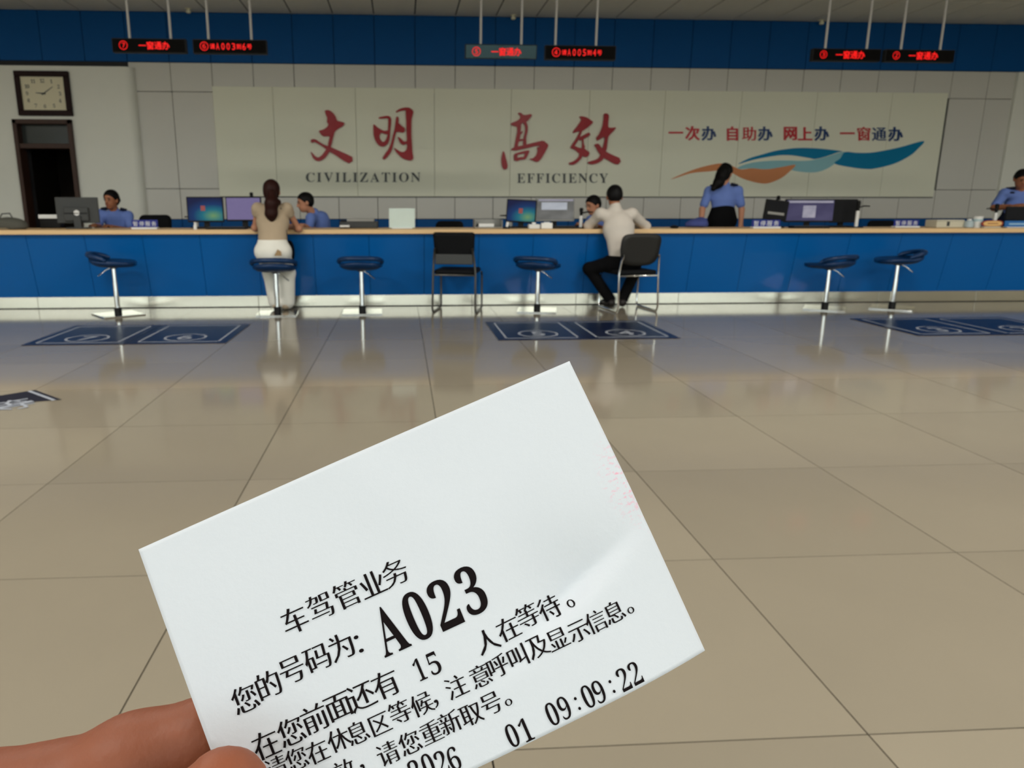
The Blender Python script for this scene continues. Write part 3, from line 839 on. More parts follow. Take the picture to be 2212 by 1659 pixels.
# ------------------------------------------------------------------ bar stools
def stool(x, y, zs, face, label, rb=0.0):
    """face: heading (deg) of the seat's open front; the low back rail is opposite"""
    t = thing('bar_stool', label, 'stool', (x, y, 0), 0, 'blue swivel stools along the counter')
    hb = 0.205
    base = MB(); base.box((-hb, -hb, 0.0), (hb, hb, 0.012), 0.004, mtx=Matrix.Rotation(rb, 4, 'Z')).build('base_plate', m_chrome, t)
    smooth_by_angle(MB().lathe([(0.0, 0.012), (0.036, 0.012), (0.036, 0.07), (0.030, 0.075), (0.0, 0.075)], seg=20).build('collar', m_black, t))
    smooth_by_angle(MB().lathe([(0.026, 0.07), (0.026, zs*0.62), (0.023, zs*0.62), (0.023, zs-0.03)], seg=20).build('pole', m_chrome, t))
    smooth_by_angle(MB().lathe([(0.03, zs-0.06), (0.075, zs-0.035), (0.09, zs-0.02), (0.09, zs-0.005)], seg=20).build('seat_mount', m_black, t))
    fa = math.radians(face)
    fx, fy = math.cos(fa), math.sin(fa)
    # seat shell: dished pad, rear lip raised
    n, rings = 36, 8
    def pt(u, th, top):
        c, s_ = math.cos(th), math.sin(th)
        R = 0.218/((abs(c)**3.2+abs(s_)**3.2)**(1/3.2))
        r = R*u
        back = max(0, -c)
        z = zs+0.012*u**4+0.045*back**2*u**3+0.02*max(0, abs(s_)-.3)*u**4-0.012*max(0, c)*u**3
        z += 0.0 if top else -0.046*(1-0.3*u**6)
        lx, ly = r*c, r*s_
        return (lx*fx-ly*fy, lx*fy+ly*fx, z)
    vs_, fs_ = [], []
    for top in (True, False):
        k = len(vs_); vs_.append(pt(0, 0, top))
        for i in range(1, rings+1):
            for q in range(n): vs_.append(pt(i/rings, 2*math.pi*q/n, top))
        for q in range(n):
            f = (k, k+1+q, k+1+(q+1) % n); fs_.append(f if top else f[::-1])
        for i in range(rings-1):
            for q in range(n):
                a = k+1+i*n+q; b = k+1+i*n+(q+1) % n; f = (a, a+n, b+n, b); fs_.append(f if top else f[::-1])
    o1 = 1+(rings-1)*n; o2 = o1+1+rings*n
    for q in range(n): fs_.append((o1+(q+1) % n, o1+q, o2+q, o2+(q+1) % n))
    mesh_obj('seat', vs_, fs_, m_stoolblue, t, True)
    # low back rail above the rear lip, with a slot under it
    pts = []
    for q in range(15):
        th = math.pi+math.radians(-78+q*156/14)
        c, s_ = math.cos(th), math.sin(th); R = 0.222/((abs(c)**3.2+abs(s_)**3.2)**(1/3.2))
        up = zs+0.088-0.055*abs(q-7)**3/343
        pts.append(((R*c)*fx-(R*s_)*fy, (R*c)*fy+(R*s_)*fx, up))
    rail = MB().tube(pts, [0.014]+[0.025]*13+[0.014], 10).build('back_rail', m_stoolblue, t, True)
    lx = 1 if x > -2 else -1
    MB().tube([(0.02*lx, -0.02, zs-0.05), (0.06*lx, -0.05, zs-0.07), (0.14*lx, -0.06, zs-0.13)], 0.006, 8).build('height_lever', m_chrome, t, True)
    return t
def stool_at(px, py_base, py_seat, face, label, rb=0.0):
    p = onz(px, py_base)
    d = ray(px, py_seat); zs = (CAM+d*(p[1]/d[1]))[2]
    return stool(p[0], p[1], zs, face, label, rb)
stool_at(256, 680, 567, 15, 'blue swivel stool with chrome pole, leftmost at the counter', math.radians(38))
stool_at(600, 678, 578, 90, 'blue swivel stool on which the long haired woman sits', math.radians(4))
stool_at(783, 675, 574, 88, 'blue swivel stool between the seated woman and the empty black chair', math.radians(2))
stool_at(1160, 671, 574, 60, 'blue swivel stool right of the empty black chair', math.radians(-12))
stool_at(1781, 667, 571, 115, 'blue swivel stool in front of the dark monitors, left of the last stool', math.radians(-32))
stool_at(1926, 666, 561, 160, 'blue swivel stool with chrome pole, rightmost at the counter', math.radians(-38))

# ------------------------------------------------------------------ visitor chairs
def rounded_quad(w0, w1, h0, h1, r=0.05, n=6):
    """outline of a back shell: half widths at bottom and top, rounded corners"""
    P = []
    for (cx_, cz, a0) in ((w0-r, h0+r, -90), (w1-r, h1-r, 0), (-w1+r, h1-r, 90), (-w0+r, h0+r, 180)):
        for k in range(n+1):
            a = math.radians(a0+90*k/n); P.append((cx_+r*math.cos(a), cz+r*math.sin(a)))
    return P
def slab(outline, ymap, th):
    n = len(outline); c = np.mean(outline, 0)
    vs_ = []
    rings = [1.0, 0.75, 0.5, 0.25]
    for side in (0, 1):
        for s_ in rings:
            for p in outline:
                x, z = c[0]+(p[0]-c[0])*s_, c[1]+(p[1]-c[1])*s_
                vs_.append((x, ymap(x, z)+(th if side else 0), z))
        vs_.append((c[0], ymap(c[0], c[1])+(th if side else 0), c[1]))
    fs_ = []; N = len(rings)*n+1
    for side in (0, 1):
        k = side*N
        for i in range(len(rings)-1):
            for q in range(n):
                f = (k+i*n+q, k+i*n+(q+1) % n, k+(i+1)*n+(q+1) % n, k+(i+1)*n+q); fs_.append(f if not side else f[::-1])
        for q in range(n):
            f = (k+(len(rings)-1)*n+q, k+(len(rings)-1)*n+(q+1) % n, k+N-1); fs_.append(f if not side else f[::-1])
    for q in range(n): fs_.append((q, N+q, N+(q+1) % n, (q+1) % n))
    return vs_, fs_
def visitor_chair(x, y, rz, label, frame_m, back_m, zt=0.82, round_back=False, sh=0.43):
    """sled chair facing +y in its own frame"""
    t = thing('visitor_chair', label, 'chair', (x, y, 0), rz, 'black visitor chairs at the counter')
    w = 0.225
    for s_ in (-1, 1):
        X = s_*w
        pts = [(X, 0.20, sh-0.02), (X, 0.235, sh-0.06), (X, 0.245, 0.06), (X, 0.225, 0.012), (X, -0.215, 0.012), (X, -0.238, 0.06), (X*0.98, -0.215, sh), (X*0.93, -0.235, sh+0.13), (X*0.86, -0.262, zt-0.16)]
        MB().tube(pts, 0.011, 10).build('sled_leg', frame_m, t, True)
    MB().tube([(-w, -0.205, sh-0.025), (w, -0.205, sh-0.025)], 0.010, 10).build('cross_bar', frame_m, t, True)
    st = MB().box((-0.215, -0.20, sh-0.02), (0.215, 0.23, sh+0.03), 0.02).build('seat', m_blackmesh, t, True)
    z0 = sh+0.10
    def ym(x_, z_): return -0.215-(z_-z0)*0.17-0.10*x_*x_*4*0.25+0.02
    if round_back:
        out = []
        for k in range(40):
            a = 2*math.pi*k/40; c, s2 = math.cos(a), math.sin(a)
            if s2 > 0: px_, pz = 0.222*abs(c)**0.35*np.sign(c), 0.02+0.16*s2**0.4
            else: px_, pz = 0.215*abs(c)**0.6*np.sign(c), 0.02-0.17*abs(s2)**0.75
            out.append((px_, (z0+zt)/2+pz))
    else: out = rounded_quad(0.20, 0.215, z0, zt, 0.03)
    v, f = slab(out, lambda a, b: ym(a, b), 0.016)
    mesh_obj('backrest', v, f, back_m, t, True)
    if not round_back:
        MB().box((-0.195, -0.245, z0-0.015), (0.195, -0.205, z0+0.09), 0.01).build('lumbar_bracket', m_dkgrey, t)
    return t
m_metdark = mat('grey_painted_tube', (98, 96, 92), rough=0.35, metal=0.7)
visitor_chair(0.59, 7.87, math.radians(-14), 'empty black mesh visitor chair on grey sled legs', m_metdark, m_blackmesh, zt=0.83, sh=0.42)
visitor_chair(2.43, 7.86, math.radians(9), 'black visitor chair with chrome sled frame under the seated man', m_chrome, mat('black_plastic_shell', (34, 33, 31), rough=0.5, var=0.1), zt=0.755, round_back=True, sh=0.405)

# ------------------------------------------------------------------ office chairs behind the counter
def office_chair(x, y, rz, label, zt):
    t = thing('office_chair', label, 'office chair', (x, y, 0), rz, 'black office chairs behind the counter')
    for k in range(5):
        a = 2*math.pi*k/5
        MB().tube([(0, 0, 0.09), (0.28*math.cos(a), 0.28*math.sin(a), 0.06), (0.29*math.cos(a), 0.29*math.sin(a), 0.028)], [0.025, 0.018, 0.026], 8).build('base_arm', m_black, t, True)
    MB().lathe([(0.03, 0.08), (0.03, 0.40)], seg=14).build('column', m_chrome, t)
    MB().box((-0.23, -0.22, 0.40), (0.23, 0.22, 0.47), 0.03).build('seat', m_blackmesh, t, True)
    v, f = slab(rounded_quad(0.19, 0.20, 0.52, zt, 0.07), lambda a, b: 0.22+(b-0.52)*0.12-0.25*a*a, 0.04)
    mesh_obj('backrest', v, f, m_blackmesh, t, True)
    MB().box((-0.03, 0.20, 0.42), (0.03, 0.25, 0.6)).build('back_bracket', m_black, t)
p = at(343, 464, 10.2); office_chair(p[0], 9.9, 0.15, 'black office chair beside the leftmost officer', p[2])
p = at(945, 477, 9.9); office_chair(p[0], 9.6, -0.6, 'black office chair behind the empty visitor chair', p[2])
p = at(1906, 476, 9.9); office_chair(p[0], 9.6, 0.1, 'black office chair behind the right hand screens', p[2])

# ------------------------------------------------------------------ things on the counter
ZC = 0.845
def cpos(px, Y): return at(px, 480, Y)[0]
def screen_mat(name, kind_):
    m = bpy.data.materials.new(name); m.use_nodes = True; nt = m.node_tree; n = nt.nodes; b = n['Principled BSDF']
    b.inputs['Roughness'].default_value = 0.5; b.inputs['Specular IOR Level'].default_value = 0.1; b.inputs['Base Color'].default_value = (0.01, 0.01, 0.012, 1)
    tc = n.new('ShaderNodeTexCoord')
    def ramp(stops):
        r = n.new('ShaderNodeValToRGB'); cr = r.color_ramp
        while len(cr.elements) > 1: cr.elements.remove(cr.elements[0])
        cr.elements[0].position = stops[0][0]; cr.elements[0].color = (*lin(stops[0][1]), 1)
        for p_, c in stops[1:]:
            e = cr.elements.new(p_); e.color = (*lin(c), 1)
        return r
    if kind_ == 'desktop':
        mp = n.new('ShaderNodeMapping'); mp.inputs['Location'].default_value = (-0.8, 0, -0.28); mp.inputs['Scale'].default_value = (1.1, 0, 1.3)
        gr = n.new('ShaderNodeTexGradient'); gr.gradient_type = 'SPHERICAL'
        r = ramp([(0.0, (14, 26, 78)), (0.35, (10, 62, 122)), (0.65, (30, 130, 150)), (0.9, (110, 170, 130)), (1.0, (140, 180, 120))])
        nt.links.new(tc.outputs['Generated'], mp.inputs['Vector']); nt.links.new(mp.outputs[0], gr.inputs['Vector']); nt.links.new(gr.outputs['Fac'], r.inputs[0])
        col = r.outputs[0]; st = 0.55
    elif kind_ == 'text':
        wv = n.new('ShaderNodeTexWave'); wv.bands_direction = 'Z'; wv.inputs['Scale'].default_value = 6; wv.inputs['Distortion'].default_value = 2.5; wv.inputs['Detail Scale'].default_value = 8
        r = ramp([(0.0, (112, 100, 150)), (1.0, (158, 146, 192))])
        nt.links.new(tc.outputs['Generated'], wv.inputs['Vector']); nt.links.new(wv.outputs['Fac'], r.inputs[0]); col = r.outputs[0]; st = 0.6
    else:
        nz = n.new('ShaderNodeTexNoise'); nz.inputs['Scale'].default_value = 2
        c = {'grey': ((112, 112, 108), (140, 140, 136)), 'violet': ((72, 68, 104), (90, 86, 122)), 'off': ((10, 16, 16), (22, 32, 32)), 'pale': ((170, 168, 186), (196, 192, 206)), 'white': ((200, 205, 215), (215, 220, 228))}[kind_]
        r = ramp([(0.3, c[0]), (0.7, c[1])]); nt.links.new(tc.outputs['Generated'], nz.inputs['Vector']); nt.links.new(nz.outputs['Fac'], r.inputs[0]); col = r.outputs[0]; st = 0.6 if kind_ != 'off' else 0.1
    nt.links.new(col, b.inputs['Emission Color']); b.inputs['Emission Strength'].default_value = st
    return m
SCR = {k: screen_mat('screen_'+k, k) for k in ('desktop', 'text', 'grey', 'violet', 'off', 'pale', 'white')}
def monitor(px0_, px1_, py0_, py1_, Y, kind_, label, yaw=0.0, lean=0.0, extras=(), bezel=None):
    """monitor whose screen faces the visitors; stands on the worktop"""
    a, b = at(px0_, py0_, Y), at(px1_, py1_, Y)
    w, z1, z0 = (b[0]-a[0])/2, a[2]-ZC, b[2]-ZC
    t = thing('monitor', label, 'monitor', ((a[0]+b[0])/2, Y, ZC), yaw, 'screens on the counter')
    mt = Matrix.Translation((0, 0, z0)) @ Matrix.Rotation(lean, 4, 'Y')
    h_ = z1-z0
    bz = bezel or m_black
    MB().box((-w, 0, 0), (w, 0.035, h_), 0.006, mtx=mt).build('housing', bz, t)
    MB().box((-w+.012, -0.002, .018), (w-.012, 0.001, h_-.012), mtx=mt).build('screen', SCR[kind_], t)
    for (nm, x0, x1, y0, y1, k2) in extras:
        MB().box((-w+2*w*x0, -0.003, h_*y0), (-w+2*w*x1, -0.0015, h_*y1), mtx=mt).build(nm, k2 if not isinstance(k2, str) else SCR[k2], t)
    MB().box((-0.03, 0.035, 0.02), (0.03, 0.06, z0+0.12)).build('stand', m_black, t)
    MB().box((-0.11, -0.03, 0.0), (0.11, 0.14, 0.018), 0.005).build('foot', m_black, t)
    return t
m_reddot = mat('screen_icon_red', (120, 60, 60), emit=(150, 70, 70), estr=0.4)
monitor(402, 484, 425, 480, 8.50, 'desktop', 'monitor with blue desktop left of the long haired woman', 0.06, 0, (('desktop_emblem', .38, .5, .45, .65, m_reddot),))
monitor(486, 566, 425, 478, 8.55, 'text', 'monitor with violet text page beside the long haired woman', 0.0)
monitor(1093, 1156, 431, 481, 8.50, 'desktop', 'monitor with blue desktop left of the grey shirted man', -0.25, 0.05, (('desktop_emblem', .42, .55, .4, .62, m_reddot),))
monitor(1158, 1241, 428, 478, 8.56, 'grey', 'monitor with grey login page beside the grey shirted man', 0.05, 0, (('title_bar', .06, .95, .88, .95, 'pale'), ('login_box', .14, .8, .5, .82, 'white')), m_grey)
monitor(1700, 1798, 430, 480, 8.50, 'violet', 'wide monitor with violet page right of the standing officer', -0.05, 0, (('title_bar', .05, .96, .84, .93, 'pale'), ('photo_box', .36, .62, .2, .72, 'pale')))
monitor(1798, 1850, 430, 481, 8.56, 'off', 'narrow dark monitor beside the violet one', 0.1)
monitor(1652, 1700, 432, 476, 8.42, 'off', 'dark tilted identity terminal right of the standing officer', 0.12, 0.1, (('label_strip', .12, .85, .28, .4, m_grey),))
monitor(2181, 2240, 446, 475, 8.60, 'off', 'black monitor at the right edge by the leaning officer', -0.2)
# monitor seen from behind
a, b = at(119, 426, 8.6), at(214, 482, 8.6)
t = thing('monitor', 'dark grey monitor seen from behind before the leftmost officer', 'monitor', ((a[0]+b[0])/2, 8.6, ZC), 0.1, 'screens on the counter')
w = (b[0]-a[0])/2; z0_, z1_ = b[2]-ZC, a[2]-ZC
MB().box((-w, 0, z0_), (w, 0.03, z1_), 0.006).build('housing', m_dkgrey, t)
MB().box((-w*.62, -0.03, z0_+.02), (w*.55, 0.0, z0_+(z1_-z0_)*.62), 0.012).build('rear_cover', m_dkgrey, t)
MB().box((-w*.60, -0.034, z0_+.1), (w*.5, -0.028, z0_+.112)).build('vent_slot', m_black, t)
MB().box((-w*.16, -0.05, 0), (w*.18, -0.02, z0_+.08), 0.006).build('stand', m_dkgrey, t)
MB().box((-w*.5, -0.10, 0), (w*.5, 0.09, 0.014), 0.004).build('foot', m_dkgrey, t)
MB().box((-w+.01, 0.03, z0_+.015), (w-.01, 0.032, z1_-.01)).build('screen', SCR['grey'], t)
em = [(0.030*math.cos(q*math.pi/10)*(1-0.12*(math.sin(q*math.pi/10) > 0.7)), 0.030*math.sin(q*math.pi/10)) for q in range(20)]
relief('emblem', [np.array(em)+np.array([0.0, z0_+(z1_-z0_)*.40])], lambda x, z: (x, -0.03, z), (0, -0.004, 0), m_whitepl, t)

def doc_camera(px, py_top, Y, side, label, hcol=None):
    """document camera: white tube, black hinge and arm reaching sideways"""
    p = at(px, py_top, Y); h_ = p[2]-ZC
    t = thing('document_camera', label, 'document camera', (p[0], Y, ZC), 0, 'document cameras on the counter')
    MB().box((-0.06, -0.05, 0), (0.06, 0.07, 0.012), 0.004).build('base', m_black, t)
    smooth_by_angle(MB().lathe([(0.0, 0.012), (0.019, 0.012), (0.019, h_*0.62), (0.0, h_*0.62)], seg=14).build('tube', m_whitepl, t))
    smooth_by_angle(MB().lathe([(0.0, h_*0.62), (0.016, h_*0.62), (0.018, h_*0.8), (0.022, h_*0.86), (0.022, h_*0.96), (0.012, h_), (0.0, h_)], seg=14).build('hinge', m_black, t))
    MB().tube([(0, 0, h_*0.74), (side*0.07, 0.0, h_*0.80), (side*0.13, -0.01, h_*0.79)], [0.009, 0.008, 0.006], 8).build('arm', m_black, t, True)
    return t
doc_camera(1256, 449, 8.42, 1, 'white document camera left of the grey shirted man')
doc_camera(1856, 433, 8.45, 1, 'white document camera right of the dark monitor')
doc_camera(2155, 440, 8.50, -1, 'white document camera before the leaning officer')
doc_camera(424, 462, 8.76, -1, 'document camera arm behind the blue desktop monitor at left')
doc_camera(1104, 459, 8.76, -1, 'document camera arm behind the middle blue desktop monitor')

def nameplate(px0_, px1_, py0_, py1_, Y, label):
    a, b = at(px0_, py0_, Y), at(px1_, py1_, Y)
    t = thing('desk_sign', label, 'desk sign', ((a[0]+b[0])/2, Y, ZC), 0, 'blue desk signs on the counter')
    w, h_ = (b[0]-a[0])/2, a[2]-ZC
    MB().box((-w, -0.03, 0), (w, 0.05, h_*0.2), 0.003).build('sign_base', m_whitepl, t)
    MB().box((-w*1.02, 0.0, h_*0.2), (w*1.02, 0.012, h_), 0.003).build('sign_plate', mat('royal_blue_plate', (34, 44, 132), rough=0.4), t)
    for q, c in enumerate('暂停服务'):
        v, f = fill_loops(glyph_in_box(c, w*(-0.72+q*0.48), h_*0.58, em=w*0.40, tx=0.0, ty=0.0))
        mesh_obj('sign_character', [(p_[0], -0.0012, p_[1]) for p_ in v], f, m_whitepl, t)
nameplate(284, 341, 475, 494, 8.35, 'blue desk sign with white characters beside the leftmost officer')
nameplate(1626, 1684, 475, 494, 8.25, 'blue desk sign with white characters below the identity terminal')
nameplate(1933, 1983, 475, 494, 8.45, 'blue desk sign with white characters beside the right office chair')
def webcam(px, py, Y, ztop, label):
    p = at(px, py, Y)
    t = thing('webcam', label, 'webcam', (p[0], Y, ztop), 0)
    smooth_by_angle(MB().lathe([(0.0, 0.012), (0.016, 0.016), (0.022, 0.03), (0.016, 0.046), (0.0, 0.05)], seg=14).build('camera_ball', m_black, t))
    MB().box((-0.015, -0.02, 0.0), (0.015, 0.03, 0.016), 0.003).build('clip', m_black, t)
webcam(543, 421, 8.56, at(526, 425, 8.55)[2], 'small black webcam on the violet text monitor')
webcam(1682, 425, 8.44, at(1676, 432, 8.42)[2], 'small black webcam on the identity terminal')

def simple(name, label, cat, px0_, px1_, py0_, Y, depth, parts, group=None):
    """thing standing on the worktop whose parts are given in units of its half width and height"""
    a, b = at(px0_, py0_, Y), at(px1_, py0_, Y)
    t = thing(name, label, cat, ((a[0]+b[0])/2, Y, ZC), 0, group)
    w, h_ = (b[0]-a[0])/2, a[2]-ZC
    for (nm, lo, hi, bev, m) in parts:
        MB().box((lo[0]*w, lo[1]*depth, lo[2]*h_), (hi[0]*w, hi[1]*depth, hi[2]*h_), bev).build(nm, m, t)
    return t
m_beige = mat('beige_plastic', (200, 196, 176), rough=0.5)
m_palecyan = mat('pale_blue_sheet', (206, 222, 216), rough=0.5, var=0.04, scale=10)
simple('printer', 'grey desktop printer with white paper tray right of the young officer', 'printer', 733, 815, 473, 8.55, 0.3, [
    ('body', (-1, 0, 0), (1, 1, .72), 0.01, m_dkgrey), ('lid', (-.62, .05, .72), (.82, .95, 1.0), 0.006, m_grey), ('paper_tray', (-.95, -.35, .15), (-.45, 0, .35), 0.003, m_whitepl), ('control_panel', (-.95, -.02, .72), (-.66, .3, .9), 0.004, m_black)])
simple('document_printer', 'black printer with white sheet on top before the doorway', 'printer', 83, 127, 463, 8.75, 0.12, [
    ('body', (-1, 0, 0), (1, 1, .68), 0.008, m_black), ('paper_sheet', (-1, -.1, .70), (1, .9, .98), 0.003, m_whitepl)])
t = simple('notice_stand', 'pale blue upright notice sheet on the counter behind the empty chair', 'notice', 840, 896, 450, 8.4, 0.05, [
    ('sheet', (-1, 0, .04), (1, .12, 1), 0.002, m_palecyan), ('stand_foot', (-.8, -.5, 0), (.8, 1, .05), 0.002, m_whitepl)])
simple('paper_basket', 'grey wire tray with papers left of the middle blue monitor', 'tray', 1026, 1086, 474, 8.6, 0.22, [
    ('tray_floor', (-1, 0, 0), (1, 1, .12), 0.003, m_grey), ('tray_side', (-1, 0, .1), (-.95, 1, .95), 0.002, m_grey), ('tray_side', (.95, 0, .1), (1, 1, .95), 0.002, m_grey), ('tray_back', (-1, .94, .1), (1, 1, 1), 0.002, m_grey), ('paper_stack', (-.7, .1, .12), (.4, .9, .5), 0.003, m_paper)])
simple('tissue_box', 'small white tissue box in front of the login monitor', 'box', 1143, 1167, 483, 8.3, 0.09, [
    ('box', (-1, 0, 0), (1, 1, .85), 0.004, m_whitepl), ('tissue', (-.4, .3, .85), (.3, .6, 1.25), 0.008, m_paper)])
simple('tissue_pack', 'small white tissue pack under the login monitor', 'box', 1170, 1194, 480, 8.26, 0.05, [
    ('pack', (-1, 0, 0), (1, 1, .9), 0.006, m_paper), ('flap', (-.5, .2, .88), (.5, .8, 1.0), 0.002, m_whitepl)])
simple('equipment_box', 'beige equipment box with dark port, right of the last desk sign', 'box', 2025, 2085, 475, 8.4, 0.2, [
    ('case', (-1, 0, 0), (1, 1, 1), 0.008, m_beige), ('port', (-.28, -.01, .2), (-.08, .02, .78), 0.001, m_dkgrey), ('lid_seam', (-1.0, -.004, .82), (1.0, .02, .85), 0, m_dkgrey)])
t = simple('souvenir_sign', 'yellow and red oval desk sign at the right end', 'desk sign', 2122, 2168, 476, 8.3, 0.04, [('foot', (-.8, -.3, 0), (.8, .6, .18), 0.003, m_beige)])
a, b = at(2122, 476, 8.3), at(2168, 476, 8.3); w = (b[0]-a[0])/2; h_ = a[2]-ZC
def superell(w_, h2, cz, n=32): return np.array([(w_*np.sign(math.cos(q))*abs(math.cos(q))**0.7, cz+h2*np.sign(math.sin(q))*abs(math.sin(q))**0.7) for q in np.linspace(0, 2*math.pi, n, endpoint=False)])
relief('red_plate', [superell(w, h_*.42, h_*.58)], lambda x, z: (x, 0.01, z), (0, -0.012, 0), mat('red_plate', (150, 60, 50)), t)
relief('yellow_plate', [superell(w*.86, h_*.33, h_*.58)], lambda x, z: (x, -0.002, z), (0, -0.003, 0), mat('yellow_plate', (222, 184, 120)), t)
MB().box((-w*.5, -0.007, h_*.53), (w*.5, -0.005, h_*.63)).build('lettering_band', mat('maroon_print', (140, 70, 60)), t)
simple('name_board', 'light blue lettered board at the right edge of the counter', 'desk sign', 2172, 2260, 477, 8.35, 0.03, [
    ('board', (-1, 0, .1), (1, .5, 1), 0.003, mat('sky_blue_board', (40, 104, 172))), ('board_foot', (-.9, -.4, 0), (.9, 1.4, .12), 0.002, m_whitepl), ('lettering_band', (-.8, -.05, .42), (.9, 0.0, .66), 0, mat('pale_blue_print', (150, 190, 220)))])
for px0_, px1_, pt_, lab, mm_ in ((2086, 2103, 473, 'clear water bottle with pale cap beside the equipment box', 'a'), (2104, 2123, 467, 'white paper cup beside the clear bottle', 'b')):
    a, b = at(px0_, pt_, 8.38), at(px1_, pt_, 8.38); r_ = (b[0]-a[0])/2; h_ = a[2]-ZC
    t = thing('water_bottle' if mm_ == 'a' else 'paper_cup', lab, 'bottle' if mm_ == 'a' else 'cup', ((a[0]+b[0])/2, 8.38, ZC))
    if mm_ == 'a':
        smooth_by_angle(MB().lathe([(0.0, 0), (r_*.8, 0), (r_, h_*.08), (r_, h_*.6), (r_*.9, h_*.72), (r_*.45, h_*.85), (0, h_*.85)], seg=16).build('bottle_body', mat('clear_bottle', (170, 186, 192), rough=0.12), t))
        smooth_by_angle(MB().lathe([(0, h_*.85), (r_*.5, h_*.85), (r_*.5, h_), (0, h_)], seg=16).build('cap', m_whitepl, t))
    else:
        smooth_by_angle(MB().lathe([(0.0, 0), (r_*.7, 0), (r_, h_*.97), (r_*1.08, h_), (r_*.92, h_), (r_*.62, h_*.1), (0, h_*.1)], seg=18).build('cup_wall', m_whitepl, t))
        smooth_by_angle(MB().lathe([(r_*.90, h_*.55), (r_*.93, h_*.56), (r_*.98, h_*.74), (r_*.94, h_*.75)], seg=18).build('printed_band', mat('pale_blue_band', (170, 196, 204)), t))
a = at(421, 480, 8.2); h_ = a[2]-ZC
t = thing('hand_cream_tube', 'small white bottle below the blue desktop monitor at left', 'bottle', (a[0], 8.2, ZC))
smooth_by_angle(MB().lathe([(0, 0), (0.018, 0), (0.018, h_*.55), (0.010, h_*.72), (0.010, h_*.8), (0, h_*.8)], seg=14).build('bottle_body', m_whitepl, t))
smooth_by_angle(MB().lathe([(0, h_*.8), (0.012, h_*.8), (0.012, h_), (0, h_)], seg=14).build('cap', m_whitepl, t))
# card reader, mouse, bag, keyboards
a = at(1094, 483, 8.25)
t = thing('card_reader', 'small black and white card reader below the middle blue monitor', 'card reader', (a[0], 8.25, ZC))
MB().box((-0.035, -0.03, 0), (0.035, 0.05, 0.02), 0.006).build('reader_base', m_black, t)
MB().box((-0.012, 0.0, 0.02), (0.016, 0.012, 0.075), 0.004, mtx=Matrix.Rotation(0.2, 4, 'Y')).build('reader_card', m_whitepl, t)
a = at(1457, 487, 8.3)
t = thing('computer_mouse', 'black computer mouse on the counter right of the seated man', 'mouse', (a[0], 8.3, ZC), 0.5)
body_mesh('mouse_shell', [('e', (0, 0, 0.014), (0.035, 0.055, 0.02), None, [((0, 0, 0.001), (0, 0, 1))])], 0.004, m_black, t, 0.004)
MB().tube([(0, 0.045, 0.018), (0, 0.012, 0.037)], 0.004, 8).build('scroll_wheel', m_dkgrey, t)
a = at(18, 478, 8.35)
t = thing('handbag', 'slouched grey bag on the counter at the left edge', 'bag', (a[0], 8.4, ZC+.012))
body_mesh('bag_body', [('e', (-0.03, 0, 0.03), (0.17, 0.09, 0.085), None, [((0, 0, 0.002), (0, 0, 1))]), ('e', (0.08, 0.0, 0.02), (0.09, 0.08, 0.06), None, [((0, 0, 0.002), (0, 0, 1))])], 0.008, mat('grey_bag_fabric', (84, 84, 78), rough=0.8), t, 0.05)
MB().tube([(-0.12, 0, 0.09), (-0.08, 0.0, 0.15), (0.0, 0, 0.155), (0.03, 0, 0.09)], 0.007, 8).build('bag_handle', m_dkgrey, t, True)
for px, Y, lab in ((490, 8.3, 'black keyboard below the left pair of screens'), (1748, 8.3, 'black keyboard below the right violet monitor'), (1205, 8.42, 'black keyboard below the grey login monitor')):
    a = at(px, 490, Y)
    t = thing('keyboard', lab, 'keyboard', (a[0], Y, ZC), 0, 'keyboards on the counter')
    MB().box((-0.21, -0.06, 0), (0.21, 0.07, 0.02), 0.005).build('keyboard_body', m_black, t)
    for r_ in range(4):
        MB().box((-0.195, -0.045+r_*0.028, 0.02), (0.195, -0.022+r_*0.028, 0.026), 0.002).build('key_row', m_dkgrey, t)
a = at(1492, 478, 8.9)
t = thing('folded_jacket', 'violet blue folded jacket left of the standing officer', 'jacket', (a[0], 8.7, ZC+.012))
m_jacket = mat('violet_blue_cloth', (70, 80, 138), rough=0.85, var=0.15, scale=12)
body_mesh('jacket_body', [('e', (0, 0, 0.02), (0.13, 0.1, 0.07), None, [((0, 0, 0.002), (0, 0, 1))]), ('e', (0.05, 0.02, 0.05), (0.07, 0.08, 0.055)), ('c', (-0.12, 0, 0.02), (0.06, -0.06, 0.03), 0.018, 0.03)], 0.008, m_jacket, t, 0.03)
MB().tube([(-0.02, -0.075, 0.05), (0.05, -0.06, 0.085), (0.1, -0.02, 0.08)], 0.012, 8).build('jacket_collar', m_jacket, t, True)
# ------------------------------------------------------------------ people
m_skin = mat('skin', (186, 132, 104), rough=0.5, var=0.06, scale=20)
m_skin2 = mat('skin_tan', (160, 104, 74), rough=0.5, var=0.06, scale=20)
m_hairblack = mat('black_hair', (9, 8, 9), rough=0.55, spec=0.15, var=0.3, scale=40, stretch=(6, 6, 1))
m_hairbrown = mat('dark_brown_hair', (40, 16, 12), rough=0.55, spec=0.15, var=0.4, scale=30, stretch=(6, 6, 1))
m_uniform = mat('light_blue_uniform', (106, 130, 196), rough=0.8, var=0.07, scale=14)
m_darkblue = mat('dark_navy_cloth', (26, 32, 52), rough=0.8, var=0.1)
m_beigetop = mat('beige_knit', (174, 156, 132), rough=0.9, var=0.06, scale=14)
m_whitecloth = mat('white_denim', (236, 234, 224), rough=0.85, var=0.05, scale=10)
m_greyshirt = mat('pale_grey_shirt', (206, 198, 188), rough=0.85, var=0.06, scale=10)
m_blackcloth = mat('black_cloth', (9, 9, 11), rough=0.85, var=0.15)
